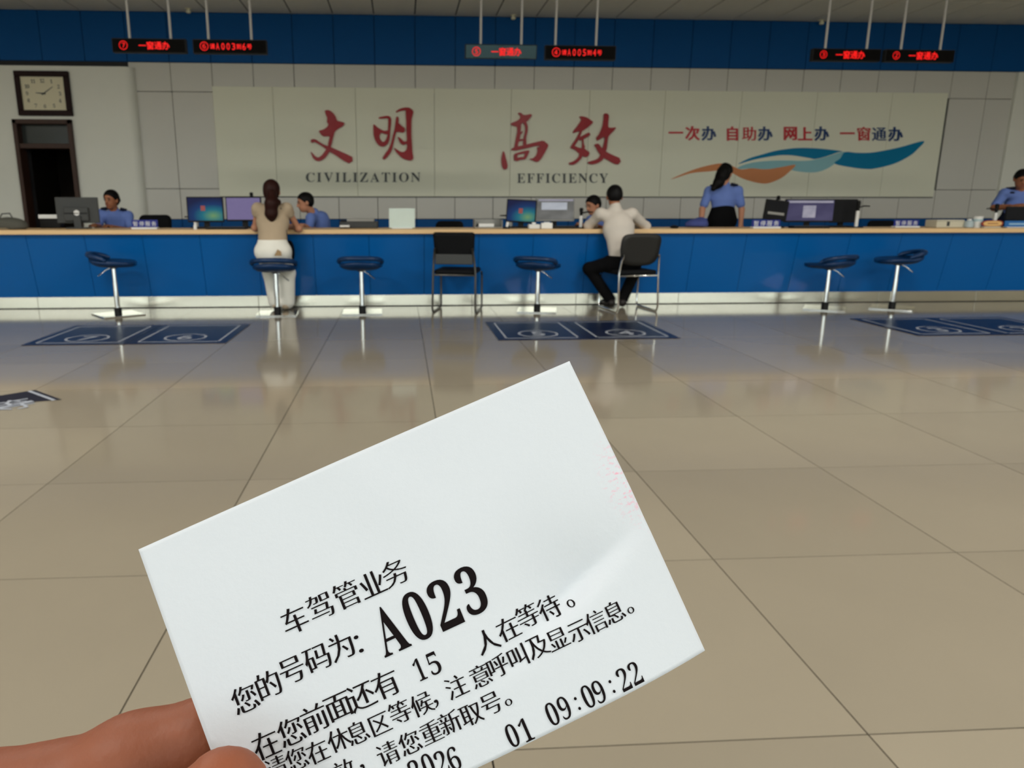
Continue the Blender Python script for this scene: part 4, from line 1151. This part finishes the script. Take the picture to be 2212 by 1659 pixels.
m_shoe = mat('dark_shoe', (30, 26, 24), rough=0.5, var=0.1)
m_sole = mat('pale_sole', (196, 176, 150), rough=0.6)
m_eye = mat('dark_eye', (24, 18, 16), rough=0.3)
m_lip = mat('lip', (150, 84, 76), rough=0.5)
def unit(v):
    v = np.array(v, float); return v/np.linalg.norm(v)
def frame(f, up=(0, 0, 1)):
    f = unit(f); r = unit(np.cross(f, up)); u = np.cross(r, f)
    return f, r, u
def head_prims(c, f, up, s=1.0):
    f, r, u = frame(f, up); R = np.array([r, f, u])
    c = np.array(c)
    return [('e', c+u*.018*s-f*.008*s, (.074*s, .092*s, .088*s), R), ('e', c-u*.045*s+f*.022*s, (.056*s, .066*s, .066*s), R),
            ('e', c-u*.085*s+f*.045*s, (.030*s, .030*s, .026*s), R),
            ('c', c+f*.088*s+u*.005*s, c+f*.100*s-u*.025*s, .008*s, .013*s),
            ('e', c-r*.077*s-u*.015*s-f*.005*s, (.010*s, .018*s, .030*s), R), ('e', c+r*.077*s-u*.015*s-f*.005*s, (.010*s, .018*s, .030*s), R)]
def hand_prims(w, d, n, s=1.0, thumb=1):
    """wrist w, pointing d, back-of-hand normal n; five slightly curled fingers"""
    d = unit(d); n = unit(np.array(n)-d*(np.array(n)@d)); b = np.cross(d, n)*thumb
    w = np.array(w)
    P = [('c', w, w+d*.075*s, .026*s, .036*s, n, .5)]
    for k, ln in enumerate((.066, .075, .070, .055)):
        o = w+d*.085*s+b*(.027-.018*k)*s
        P.append(('c', o-d*.015*s, o+d*ln*.55*s-n*.006*s, .009*s, .0085*s))
        P.append(('c', o+d*ln*.55*s-n*.006*s, o+d*ln*.9*s-n*.03*s, .0085*s, .0075*s))
    o = w+d*.03*s+b*.03*s
    P.append(('c', o, o+d*.035*s+b*.03*s-n*.01*s, .012*s, .010*s)); P.append(('c', o+d*.035*s+b*.03*s-n*.01*s, o+d*.07*s+b*.032*s-n*.02*s, .010*s, .0085*s))
    return P
def person(label, head, face, up, neck, shoulders, elbows, wrists, chest, pelvis, hips, knees, ankles, toes,
           top=m_uniform, bottom=m_darkblue, hairm=m_hairblack, skin=m_skin, sleeve=0.55, hair='short', build=1.0, hs=1.0,
           shoe=m_shoe, collar=True, waist_cut=None, skirt=False, hand_dir=None, group=None, eyes=True, hem=None, flare=0.0):
    A = lambda q: np.array(q, float)
    head, neck, chest, pelvis = A(head), A(neck), A(chest), A(pelvis)
    f, r, u = frame(face, up)
    fb = unit(np.cross((0, 0, 1), A(shoulders[1])-A(shoulders[0])))           # trunk front/back axis
    if fb @ A((f[0], f[1], 0)) < 0: fb = -fb
    B = build
    torso = [('c', pelvis, (pelvis+chest)/2, .155*B, .140*B, fb, .68), ('c', (pelvis+chest)/2, chest, .140*B, .165*B, fb, .64), ('c', chest, neck-A((0, 0, .06)), .165*B, .085*B, fb, .62)]
    sh = []
    for s_ in (0, 1): sh.append(('c', chest*.35+neck*.65-A((0, 0, .035)), A(shoulders[s_]), .075*B, .058*B))
    arms_u = [('c', A(shoulders[s_]), A(elbows[s_]), .055*B, .043*B) for s_ in (0, 1)]
    arms_l = [('c', A(elbows[s_]), A(wrists[s_]), .042*B, .027*B) for s_ in (0, 1)]
    legs_u = [('c', A(hips[s_]), A(knees[s_]), .085*B, .060*B) for s_ in (0, 1)]
    legs_l = [('c', A(knees[s_]), A(ankles[s_]), .058*B, .038*B) for s_ in (0, 1)]
    seat = [('c', A(hips[0]), A(hips[1]), .098*B, .098*B)]
    nk = [('c', neck-A((0, 0, .03)), head-u*.05*hs-f*.012, .056*B, .050*hs)]
    shrink = lambda L, q: [(p[0], p[1], p[2], max(p[3]-q, .012), max(p[4]-q, .012))+tuple(p[5:]) for p in L]
    hp = []
    for s_ in (0, 1):
        d = unit(A(wrists[s_])-A(elbows[s_])) if hand_dir is None else unit(hand_dir[s_])
        hp += hand_prims(A(wrists[s_])-d*.01, d, (0, 0, 1) if abs(d[2]) < .8 else -fb, .95*hs, 1 if s_ == 0 else -1)
    feet = [('c', A(ankles[s_])-A((0, 0, .03)), A(ankles[s_])+unit(toes[s_])*.13-A((0, 0, .05)), .034, .026) for s_ in (0, 1)]
    body = head_prims(head, face, up, hs)+nk+shrink(torso+sh+arms_u+legs_u+legs_l+seat, .014)+arms_l+hp+feet
    pb = body_mesh('person', body, 0.0085, skin, None, 0.018)
    tag(pb, label, 'person', group)
    # clothing
    shirt = [(p[0], p[1], p[2], p[3]+.002, p[4]+.002)+tuple(p[5:]) for p in torso+sh]
    for s_ in (0, 1):
        a, e, w_ = A(shoulders[s_]), A(elbows[s_]), A(wrists[s_])
        if sleeve <= 1:
            shirt.append(('c', a, a+(e-a)*sleeve, .060*B, .056*B))
        else:
            shirt.append(('c', a, e, .060*B, .050*B)); shirt.append(('c', e, e+(w_-e)*(sleeve-1), .050*B, .038*B))
    if collar: shirt.append(('c', neck-A((0, 0, .035)), neck+A((0, 0, .012))+u*.005, .066*B, .060*B))
    o = body_mesh('shirt', shirt, 0.010, top, pb, 0.03, [((0, 0, hem), (0, 0, 1))] if hem else ())
    wc = [((0, 0, hem+.02), (0, 0, -1))] if hem else ()
    low = list(seat)+[('c', A(hips[0]), pelvis+A((0, 0, .05)), .10*B, .13*B, fb, .8), ('c', A(hips[1]), pelvis+A((0, 0, .05)), .10*B, .13*B, fb, .8)]
    low.append(('c', pelvis-A((0, 0, .01)), pelvis+(chest-pelvis)*.3, .162*B, .150*B, fb, .70))
    if skirt:
        mid = (A(knees[0])+A(knees[1]))/2
        low += [('c', pelvis, mid, .165*B, .15*B, fb, .75)]
        body_mesh('skirt', [(p[0], p[1], p[2], p[3]+.006, p[4]+.006)+tuple(p[5:]) for p in low], 0.011, bottom, pb, 0.03)
    else:
        low += [(p[0], p[1], p[2], p[3]+.004, p[4]+.006+flare*.5) for p in legs_u]+[(p[0], p[1], p[2], p[3]+.006+flare*.5, p[4]+.022+flare) for p in legs_l]
        body_mesh('trousers', low, 0.010, bottom, pb, 0.03, wc)
    for s_ in (0, 1):
        an = A(ankles[s_]); tv = unit(toes[s_])
        body_mesh('shoe', [('c', an-A((0, 0, .035))-tv*.04, an+tv*.13-A((0, 0, .052)), .042, .034), ('c', an-A((0, 0, .045))-tv*.035, an+tv*.06-A((0, 0, .055)), .038, .038)], 0.008, shoe, pb, 0.015)
    # hair
    R = np.array([r, f, u]); s = hs
    clip = [(head+f*.052*s+u*.036*s, unit(-f*.78+u*.62))]
    hp_ = [('e', head+u*.026*s-f*.012*s, (.085*s, .102*s, .093*s), R, clip)]
    if hair == 'short':
        hp_.append(('e', head-u*.008*s-f*.045*s, (.076*s, .058*s, .066*s), R))
    elif hair == 'bun':
        hp_ += [('e', head-u*.01*s-f*.05*s, (.074*s, .06*s, .075*s), R), ('e', head-f*.125*s-u*.02*s, (.035*s, .035*s, .035*s))]
    elif hair == 'long':
        hp_ += [('e', head-u*.02*s-f*.04*s, (.080*s, .07*s, .09*s), R)]
    hm = body_mesh('hair', hp_, 0.0075, hairm, pb, 0.02)
    if eyes:
        for q in (-1, 1):
            e_ = head+f*.083*s+r*q*.030*s+u*.004*s
            body_mesh('eye', [('e', e_, (.013, .008, .006), R)], 0.004, m_eye, pb, 0.003)
            body_mesh('eyebrow', [('c', head+f*.088*s+r*q*.016*s+u*.024*s, head+f*.080*s+r*q*.046*s+u*.024*s, .005, .004)], 0.004, hairm, pb, 0.003)
        body_mesh('mouth', [('c', head+f*.086*s-r*.018*s-u*.055*s, head+f*.086*s+r*.018*s-u*.055*s, .006, .006)], 0.004, m_lip, pb, 0.003)
    return pb
def epaulettes(pb, shs, neck, fb=(0, 1, 0)):
    for s_ in shs:
        a = np.array(s_)*.92+np.array(neck)*.08+np.array((0, 0, .052)); b = np.array(s_)*.45+np.array(neck)*.55+np.array((0, 0, .048))
        MB().tube([tuple(a), tuple(b)], [0.024, 0.020], 8).build('epaulette', m_darkblue, pb, True)

def seated_legs(pel, f2, spread=.10, z0=.0, thigh=.42, kz=None):
    f2 = unit((f2[0], f2[1], 0)); r2 = np.array((f2[1], -f2[0], 0)); pel = np.array(pel)
    hips = [pel-r2*.09-np.array((0, 0, .03)), pel+r2*.09-np.array((0, 0, .03))]
    knees = [hips[0]+f2*thigh-r2*(spread-.09), hips[1]+f2*thigh+r2*(spread-.09)]
    ank = [np.array((k[0], k[1], .08))-f2*.05 for k in knees]
    return hips, knees, ank, [f2, f2]

# officer seated at the far left, facing the hall
Y0 = 9.35
H_ = at(240, 431, Y0); N_ = at(246, 455, Y0+.05)
f_ = (-.28, -1, -.12)
pel = np.array((N_[0]+.02, 9.55, .56))
hips, knees, ank, toe = seated_legs(pel, (-.1, -1))
S = [at(218, 463, 9.42), at(277, 466, 9.45)]
p1 = person('woman officer in light blue uniform seated at the far left, facing the hall', H_, f_, (0.02, 0, 1), N_, S,
    [at(213, 492, 9.3), at(283, 500, 9.35)], [at(206, 487, 9.02), at(240, 490, 9.0)], (N_+pel)/2+np.array((0, 0, .1)), pel, hips, knees, ank, toe,
    hair='bun', hs=.98, skin=m_skin2, sleeve=.6, build=.92)
epaulettes(p1, S, N_)
# young officer in profile behind the long haired woman
H_ = at(659, 437, 9.25); N_ = at(679, 462, 9.33)
f_ = (-1, -.35, -.22)
pel = np.array((N_[0]+.14, 9.5, .56))
hips, knees, ank, toe = seated_legs(pel, (-.8, -.6), thigh=.36)
S = [at(671, 471, 9.18), at(692, 468, 9.5)]
p2 = person('young officer with short black hair bending left beside the long haired woman', H_, f_, (-.15, 0, 1), N_, S,
    [at(668, 497, 9.08), at(690, 500, 9.45)], [at(632, 488, 8.98), at(660, 488, 9.1)], (N_+pel)/2+np.array((0, 0, .1)), pel, hips, knees, ank, toe,
    hair='short', sleeve=.6, build=.92)
# officer behind the grey shirted man
H_ = at(1281, 443, 9.2); N_ = at(1296, 468, 9.28)
f_ = (-.9, -.45, -.3)
pel = np.array((N_[0]+.1, 9.5, .56))
hips, knees, ank, toe = seated_legs(pel, (-.6, -.8), thigh=.36)
S = [at(1276, 476, 9.2), at(1316, 474, 9.4)]
p4 = person('officer with black hair looking down behind the grey shirted man', H_, f_, (-.1, 0, 1), N_, S,
    [at(1268, 500, 9.1), at(1325, 500, 9.35)], [at(1258, 489, 8.98), at(1290, 490, 8.98)], (N_+pel)/2+np.array((0, 0, .1)), pel, hips, knees, ank, toe,
    hair='short', sleeve=.6, build=.92)
# woman customer on the stool, seen from behind
H_ = at(587, 413, 7.93); N_ = at(589, 440, 7.90)
pel = np.array((at(588, 535, 7.74)[0], 7.76, .655))
r2 = np.array((1, 0, 0))
hips = [pel+np.array((-.085, .02, -.02)), pel+np.array((.085, .02, -.02))]
knees = [np.array((at(585, 610, 7.95)[0]+.0, 7.96, .40)), np.array((at(622, 610, 7.95)[0], 7.97, .40))]
ank = [np.array((at(597, 648, 8.0)[0], 8.0, .105)), np.array((at(619, 648, 8.0)[0], 8.0, .10))]
S = [at(557, 451, 7.90), at(619, 451, 7.90)]
p3 = person('woman with long brown ponytail in beige top and white trousers on a stool', H_, (0, 1, -.05), (0, 0, 1), N_, S,
    [at(551, 492, 7.98), at(645, 494, 8.02)], [at(566, 493, 8.26), at(622, 491, 8.30)], N_*.62+pel*.38+np.array((0, .01, 0)), pel, hips, knees, ank, [(0, 1, 0), (.15, 1, 0)],
    top=m_beigetop, bottom=m_whitecloth, hairm=m_hairbrown, hair='long', sleeve=.22, build=.97, flare=.028, hem=at(588, 523, 7.66)[2], collar=False, shoe=m_sole, eyes=True)
tail = [at(587, 420, 7.80), at(586, 440, 7.75), at(586, 462, 7.755), at(588, 478, 7.77)]
body_mesh('ponytail', [('c', tail[0], tail[1], .05, .062), ('c', tail[1], tail[2], .062, .060), ('c', tail[2], tail[3], .060, .025), ('c', tail[1], at(601, 437, 7.79), .045, .03)], 0.009, m_hairbrown, p3, 0.03)
MB().lathe([(0.03, 0), (0.036, .01), (0.03, .02)], c=tuple(at(587, 420, 7.785)), seg=14).build('hair_tie', mat('tan_hair_tie', (150, 96, 60)), p3, True)
q0 = at(601, 546, 7.62)
mesh_obj('trouser_patch', [(q0[0]-.04, 7.612, q0[2]-.03), (q0[0]+.035, 7.612, q0[2]-.03), (q0[0]+.03, 7.615, q0[2]+.012), (q0[0]-.005, 7.618, q0[2]+.035)], [(0, 1, 2, 3)], mat('tan_leather_patch', (150, 122, 84)), p3)
bag = thing('shoulder_bag', 'narrow black shoulder bag hanging at the right hip of the long haired woman', 'bag', tuple(at(626, 540, 7.90)))
b0 = np.array(bag.location)
body_mesh('bag_body', [('e', (0, .02, -.02), (.045, .10, .12))], 0.008, m_blackcloth, bag, .02)
MB().tube([tuple(at(623, 540, 7.84)-b0), tuple(at(618, 505, 7.80)-b0), tuple(at(612, 470, 7.80)-b0), tuple(at(606, 450, 7.83)-b0)], 0.011, 8).build('bag_strap', m_blackcloth, bag, True)
# man customer on the chair, seen from behind
H_ = at(1327, 424, 8.06); N_ = at(1329, 450, 8.02)
pel = np.array((2.36, 7.86, .53))
hips = [pel+np.array((-.10, .02, -.03)), pel+np.array((.10, .02, -.03))]
knees = [at(1272, 580, 8.02), at(1371, 588, 8.04)]
ank = [np.array((at(1316, 640, 8.02)[0], 8.0, .10)), np.array((at(1344, 640, 8.02)[0], 8.0, .10))]
S = [at(1297, 462, 8.02), at(1365, 462, 8.02)]
p5 = person('man in pale grey shirt and black trousers seated on the chrome framed chair', H_, (.05, 1, -.3), (0, .1, 1), N_, S,
    [at(1272, 487, 8.17), at(1395, 489, 8.15)], [at(1288, 488, 8.42), at(1358, 488, 8.42)], N_*.62+pel*.38, pel, hips, knees, ank, [(-.3, 1, 0), (.3, 1, 0)],
    top=m_greyshirt, bottom=m_blackcloth, hair='short', sleeve=1.75, build=.98, hem=at(1300, 558, 7.75)[2], shoe=m_shoe, skin=m_skin2)
# officer standing with her back to the hall
H_ = at(1567, 374, 9.3); N_ = at(1566, 402, 9.3)
pel = np.array((at(1560, 470, 9.3)[0], 9.3, .96))
hips = [pel+np.array((-.085, 0, -.05)), pel+np.array((.085, 0, -.05))]
knees = [np.array((h[0], 9.3, .5)) for h in hips]; ank = [np.array((h[0], 9.3, .09)) for h in hips]
S = [at(1532, 413, 9.3), at(1594, 412, 9.3)]
p6 = person('woman officer in light blue uniform standing with her back to the hall', H_, (.75, .65, -.15), (.12, 0, 1), N_, S,
    [at(1517, 452, 9.28), at(1602, 452, 9.28)], [at(1514, 486, 9.2), at(1600, 486, 9.2)], N_*.58+pel*.42, pel, hips, knees, ank, [(0, 1, 0), (0, 1, 0)],
    bottom=m_blackcloth, hair='long', sleeve=.72, build=.93, skirt=True)
body_mesh('ponytail', [('c', at(1562, 372, 9.22), at(1552, 395, 9.16), .075, .060), ('c', at(1552, 395, 9.16), at(1541, 408, 9.15), .062, .03), ('c', at(1566, 362, 9.26), at(1558, 380, 9.2), .06, .06)], 0.009, m_hairblack, p6, 0.03)
epaulettes(p6, S, N_)
# officer leaning at the right edge
H_ = at(2207, 386, 9.35); N_ = at(2206, 412, 9.42)
pel = np.array((N_[0]+.02, 9.5, .93))
hips = [pel+np.array((-.09, 0, -.05)), pel+np.array((.09, 0, -.05))]
knees = [np.array((h[0], 9.5, .5)) for h in hips]; ank = [np.array((h[0], 9.52, .09)) for h in hips]
S = [at(2170, 418, 9.40), at(2242, 418, 9.44)]
p7 = person('officer in light blue uniform leaning over the counter at the right edge', H_, (-.35, -1, -.5), (0, -.2, 1), N_, S,
    [at(2147, 449, 9.28), at(2262, 452, 9.3)], [at(2184, 446, 9.06), at(2205, 444, 9.04)], N_*.6+pel*.4, pel, hips, knees, ank, [(0, -1, 0), (0, -1, 0)],
    hair='short', sleeve=.78, build=1.0, skin=m_skin2)
epaulettes(p7, S, N_)
bp = at(2187, 416, 9.24)
body_mesh('badge', [('e', bp, (.035, .012, .014))], 0.005, m_darkblue, p7, .004)
# ------------------------------------------------------------------ queue ticket held in the hand
D0 = 0.132
T0 = near(290, 1188, D0)
e1 = unit(1.0*cam_r+0.435*cam_u+0.08*cam_f)
e2 = 2.67*cam_r-5.9*cam_u-1.0*cam_f; e2 = unit(e2-e1*(e2@e1))
en = np.cross(e2, e1); en = en if en@cam_f < 0 else -en            # towards the reader
def tick_uv(px, py):
    d = ray(px, py); t_ = ((T0-CAM)@en)/(d@en); q = CAM+d*t_-T0
    return np.array([q@e1, q@e2])
TWd = tick_uv(1237, 778)[0]; THt = tick_uv(1545, 1415)[1]
uvd2 = tick_uv(1285, 1228); uvc = tick_uv(820, 1060)
def bend(U, V):
    u_, v_ = U/TWd, V/THt
    z = -0.0030*(u_-0.45)**2*4*0.6-0.0015*(v_-.5)**2
    z += -0.0050*max(0, u_-.78)**2*8*max(0, v_-.45)*2               # lower right corner curls back
    ex_, ey_ = U-uvd2[0], V-uvd2[1]                                 # dent with a sharp lower edge
    s_ = ex_*.35+ey_*.937; w_ = ex_*.937-ey_*.35
    t_ = 1+s_/.024
    z += -0.0030*(max(0, t_)**2 if t_ < 1 else math.exp(-((t_-1)/.09)**2))*math.exp(-((w_+.006)/.011)**2)
    s2 = (U-uvc[0])*.85-(V-uvc[1])*.5
    z += 0.00025*math.exp(-(s2/.006)**2-((V-uvc[1])/.02)**2)
    return z
def tick_pt(U, V, off=0.0):
    return T0+e1*U+e2*V+en*(bend(U, V)+off)
def paper_mat():
    m = mat('ticket_paper', (205, 211, 219), rough=0.65, var=0.012, scale=60, bump=0.03, bscale=900)
    nt = m.node_tree; n = nt.nodes; b = n['Principled BSDF']
    uvn = n.new('ShaderNodeUVMap'); 
    ds = n.new('ShaderNodeVectorMath'); ds.operation = 'SUBTRACT'; ds.inputs[1].default_value = (1.0, 0.43, 0)
    sc2 = n.new('ShaderNodeVectorMath'); sc2.operation = 'MULTIPLY'; sc2.inputs[1].default_value = (16, 5.5, 0)
    ln = n.new('ShaderNodeVectorMath'); ln.operation = 'LENGTH'
    nz = n.new('ShaderNodeTexNoise'); nz.inputs['Scale'].default_value = 90; nz.inputs['Detail'].default_value = 3
    mr = n.new('ShaderNodeMapRange'); mr.inputs['From Min'].default_value = 1.0; mr.inputs['From Max'].default_value = 0.1
    mr2 = n.new('ShaderNodeMapRange'); mr2.inputs['From Min'].default_value = 0.52; mr2.inputs['From Max'].default_value = 0.72
    mu = n.new('ShaderNodeMath'); mu.operation = 'MULTIPLY'
    mx = n.new('ShaderNodeMix'); mx.data_type = 'RGBA'; mx.inputs[7].default_value = (*lin((232, 150, 178)), 1)
    old = b.inputs['Base Color'].links[0].from_socket
    nt.links.new(uvn.outputs[0], ds.inputs[0]); nt.links.new(ds.outputs[0], sc2.inputs[0]); nt.links.new(sc2.outputs[0], ln.inputs[0])
    nt.links.new(uvn.outputs[0], nz.inputs['Vector']); nt.links.new(ln.outputs['Value'], mr.inputs['Value']); nt.links.new(nz.outputs['Fac'], mr2.inputs['Value'])
    nt.links.new(mr.outputs[0], mu.inputs[0]); nt.links.new(mr2.outputs[0], mu.inputs[1]); nt.links.new(mu.outputs[0], mx.inputs[0])
    nt.links.new(old, mx.inputs[6]); nt.links.new(mx.outputs[2], b.inputs['Base Color'])
    return m
nu, nv = 120, 84
vs_, fs_, uvs = [], [], []
for side in (0, 1):
    for j in range(nv+1):
        for i in range(nu+1):
            U, V = TWd*i/nu, THt*j/nv
            vs_.append(tick_pt(U, V, 0.0 if side == 0 else -0.00012)); uvs.append((i/nu, j/nv))
N1 = (nu+1)*(nv+1)
for j in range(nv):
    for i in range(nu):
        a = j*(nu+1)+i; f = (a, a+nu+1, a+nu+2, a+1); fs_.append(f); fs_.append(tuple(N1+q for q in f[::-1]))
rim = [i for i in range(nu)]+[nu+j*(nu+1) for j in range(nv)]+[nv*(nu+1)+nu-i for i in range(nu)]+[(nv-j)*(nu+1) for j in range(nv)]
for q in range(len(rim)):
    a, b = rim[q], rim[(q+1) % len(rim)]; fs_.append((a, b, N1+b, N1+a))
tk = mesh_obj('queue_ticket', vs_, fs_, paper_mat(), None, True)
uvl = tk.data.uv_layers.new(name='UVMap')
li = np.zeros(len(tk.data.loops), int); tk.data.loops.foreach_get('vertex_index', li)
uvl.data.foreach_set('uv', np.array(uvs)[li].ravel())
tag(tk, 'white printed queue ticket held up in the foreground', 'ticket')
m_ink = mat('thermal_ink', (16, 9, 11), rough=0.8, var=0.15, scale=400)
PXM = D0/FPX
def print_row(name, items):
    """items: (char, px, py, em_px or None, height_px, width_px)"""
    for ch, px, py, em_, hp_, wp_ in items:
        c = tick_uv(px, py)
        if em_: L = glyph_in_box(ch, c[0], -c[1], em=em_*PXM, tx=0.012, ty=-0.010 if ch in '息意' else -0.011)
        else: L = glyph_in_box(ch, c[0], -c[1], h=hp_*PXM, w=wp_*PXM, tx=-0.014 if hp_ < 70 else 0.0, ty=-0.006 if hp_ < 70 else 0.0)
        v, f = fill_loops(L)
        mesh_obj(name, [tick_pt(p[0], -p[1], 0.00012) for p in v], [g_[::1] for g_ in f], m_ink, tk)
def cj(s, pts, em_): return [(c, x, y, em_, 0, 0) for c, (x, y) in zip(s, pts)]
D_ = lambda c: chr(0x1D7CE+int(c))
print_row('printed_character', cj('车驾管业务', [(636,1339),(691,1310),(749,1284),(804,1261),(853,1237)], 60))
print_row('printed_character', cj('您的号码为：', [(526,1512),(578,1480),(630,1449),(685,1423),(737,1397),(775,1391)], 60))
print_row('printed_character', [(chr(0x1D400), 841, 1359, None, 100, 62), (D_('0'), 902, 1330, None, 104, 50), (D_('2'), 960, 1304, None, 104, 52), (D_('3'), 1018, 1275, None, 104, 50)])
print_row('printed_character', cj('在您前面还有', [(572,1611),(627,1582),(679,1553),(731,1527),(781,1504),(833,1478)], 60))
print_row('printed_character', [(D_('1'), 906, 1446, None, 46, 20), (D_('5'), 937, 1433, None, 46, 24)])
print_row('printed_character', cj('人在等待。', [(1053,1385),(1099,1359),(1142,1333),(1191,1316),(1238,1307)], 53))
print_row('printed_character', cj('请您在休息区等候，注意呼叫及显示信息。', [(595,1662),(639,1642),(685,1625),(731,1599),(772,1583),(821,1564),(864,1538),(911,1521),(943,1520),(986,1483),(1038,1460),(1076,1440),(1119,1420),(1163,1399),(1206,1382),(1252,1365),(1290,1344),(1330,1324),(1368,1321)], 49))
print_row('printed_character', cj('效，请您重新取号。', [(743,1668),(783,1661),(838,1628),(885,1605),(931,1582),(972,1561),(1018,1544),(1061,1521),(1099,1518)], 49))
print_row('printed_character', [(D_(c), x, y, None, 47, 23) for c, x, y in (('2',897,1668),('0',925,1654),('2',954,1648),('6',980,1640),('0',1107,1590),('1',1136,1578),('0',1194,1544),('9',1220,1531),('0',1272,1507),('9',1296,1497),('2',1351,1471),('2',1377,1458))])
print_row('printed_character', [(':', 1249, 1522, None, 28, 6), (':', 1325, 1486, None, 28, 6)])

# ------------------------------------------------------------------ hand of the photographer
m_hand = mat('hand_skin', (138, 79, 54), rough=0.55, var=0.10, scale=45, bump=0.12, bscale=420)
nt = m_hand.node_tree; b_ = nt.nodes['Principled BSDF']
b_.inputs['Subsurface Weight'].default_value = 0.15; b_.inputs['Subsurface Radius'].default_value = (0.004, 0.0015, 0.0008); b_.inputs['Subsurface Scale'].default_value = 1.0
h0 = near
hand_p = [
  # index finger behind the ticket
  ('c', h0(-330, 1900, .150), h0(-20, 1746, .1455), .0115, .0094), ('c', h0(-20, 1746, .1455), h0(110, 1722, .1450), .0094, .0088), ('c', h0(110, 1722, .1450), h0(290, 1654, .1445), .0088, .0086), ('c', h0(290, 1654, .1445), h0(450, 1592, .1440), .0086, .0080),
  # thumb in front of the ticket
  ('c', h0(-150, 2350, .150), h0(150, 2080, .128), .0165, .0115), ('c', h0(150, 2080, .128), h0(400, 1850, .1165), .0108, .0100), ('c', h0(400, 1850, .1165), h0(486, 1718, .1140), .0098, .0070),
  # middle, ring and little finger curled below
  ('c', h0(-360, 2060, .158), h0(60, 1960, .156), .0115, .0095), ('c', h0(60, 1960, .156), h0(330, 2010, .146), .0095, .0080),
  ('c', h0(-340, 2240, .162), h0(30, 2180, .160), .0112, .0092), ('c', h0(30, 2180, .160), h0(260, 2230, .148), .0090, .0078),
  ('c', h0(-320, 2400, .164), h0(-20, 2370, .162), .0100, .0082), ('c', h0(-20, 2370, .162), h0(150, 2420, .152), .0080, .0070),
  # palm, wrist, forearm
  ('c', h0(-420, 2000, .158), h0(-420, 2380, .168), .020, .020), ('c', h0(-420, 2000, .158), h0(-560, 2500, .168), .020, .026), ('c', h0(-300, 2330, .162), h0(-620, 2600, .170), .020, .026),
  ('c', h0(-560, 2500, .168), h0(-900, 3200, .185), .028, .034), ('c', h0(-900, 3200, .185), h0(-1300, 4200, .22), .034, .042)]
hd = body_mesh('hand', hand_p, 0.0016, m_hand, None, 0.006)
tag(hd, 'bare left hand pinching the queue ticket at lower left', 'hand')
# index nail
def nail(name, c, ax, nrm, L, Wd):
    ax = unit(ax); nrm = unit(np.array(nrm)-ax*(np.array(nrm)@ax)); sd = np.cross(ax, nrm)
    body_mesh(name, [('e', c, (Wd, L, .0009), np.array([sd, ax, nrm]))], 0.0009, mat('finger_nail', (206, 150, 132), rough=0.3), hd, 0.0008)
nail('index_nail', h0(440, 1592, .1445)+cam_f*0.0070, h0(450, 1598, .144)-h0(300, 1622, .1445), cam_f, .0055, .0048)
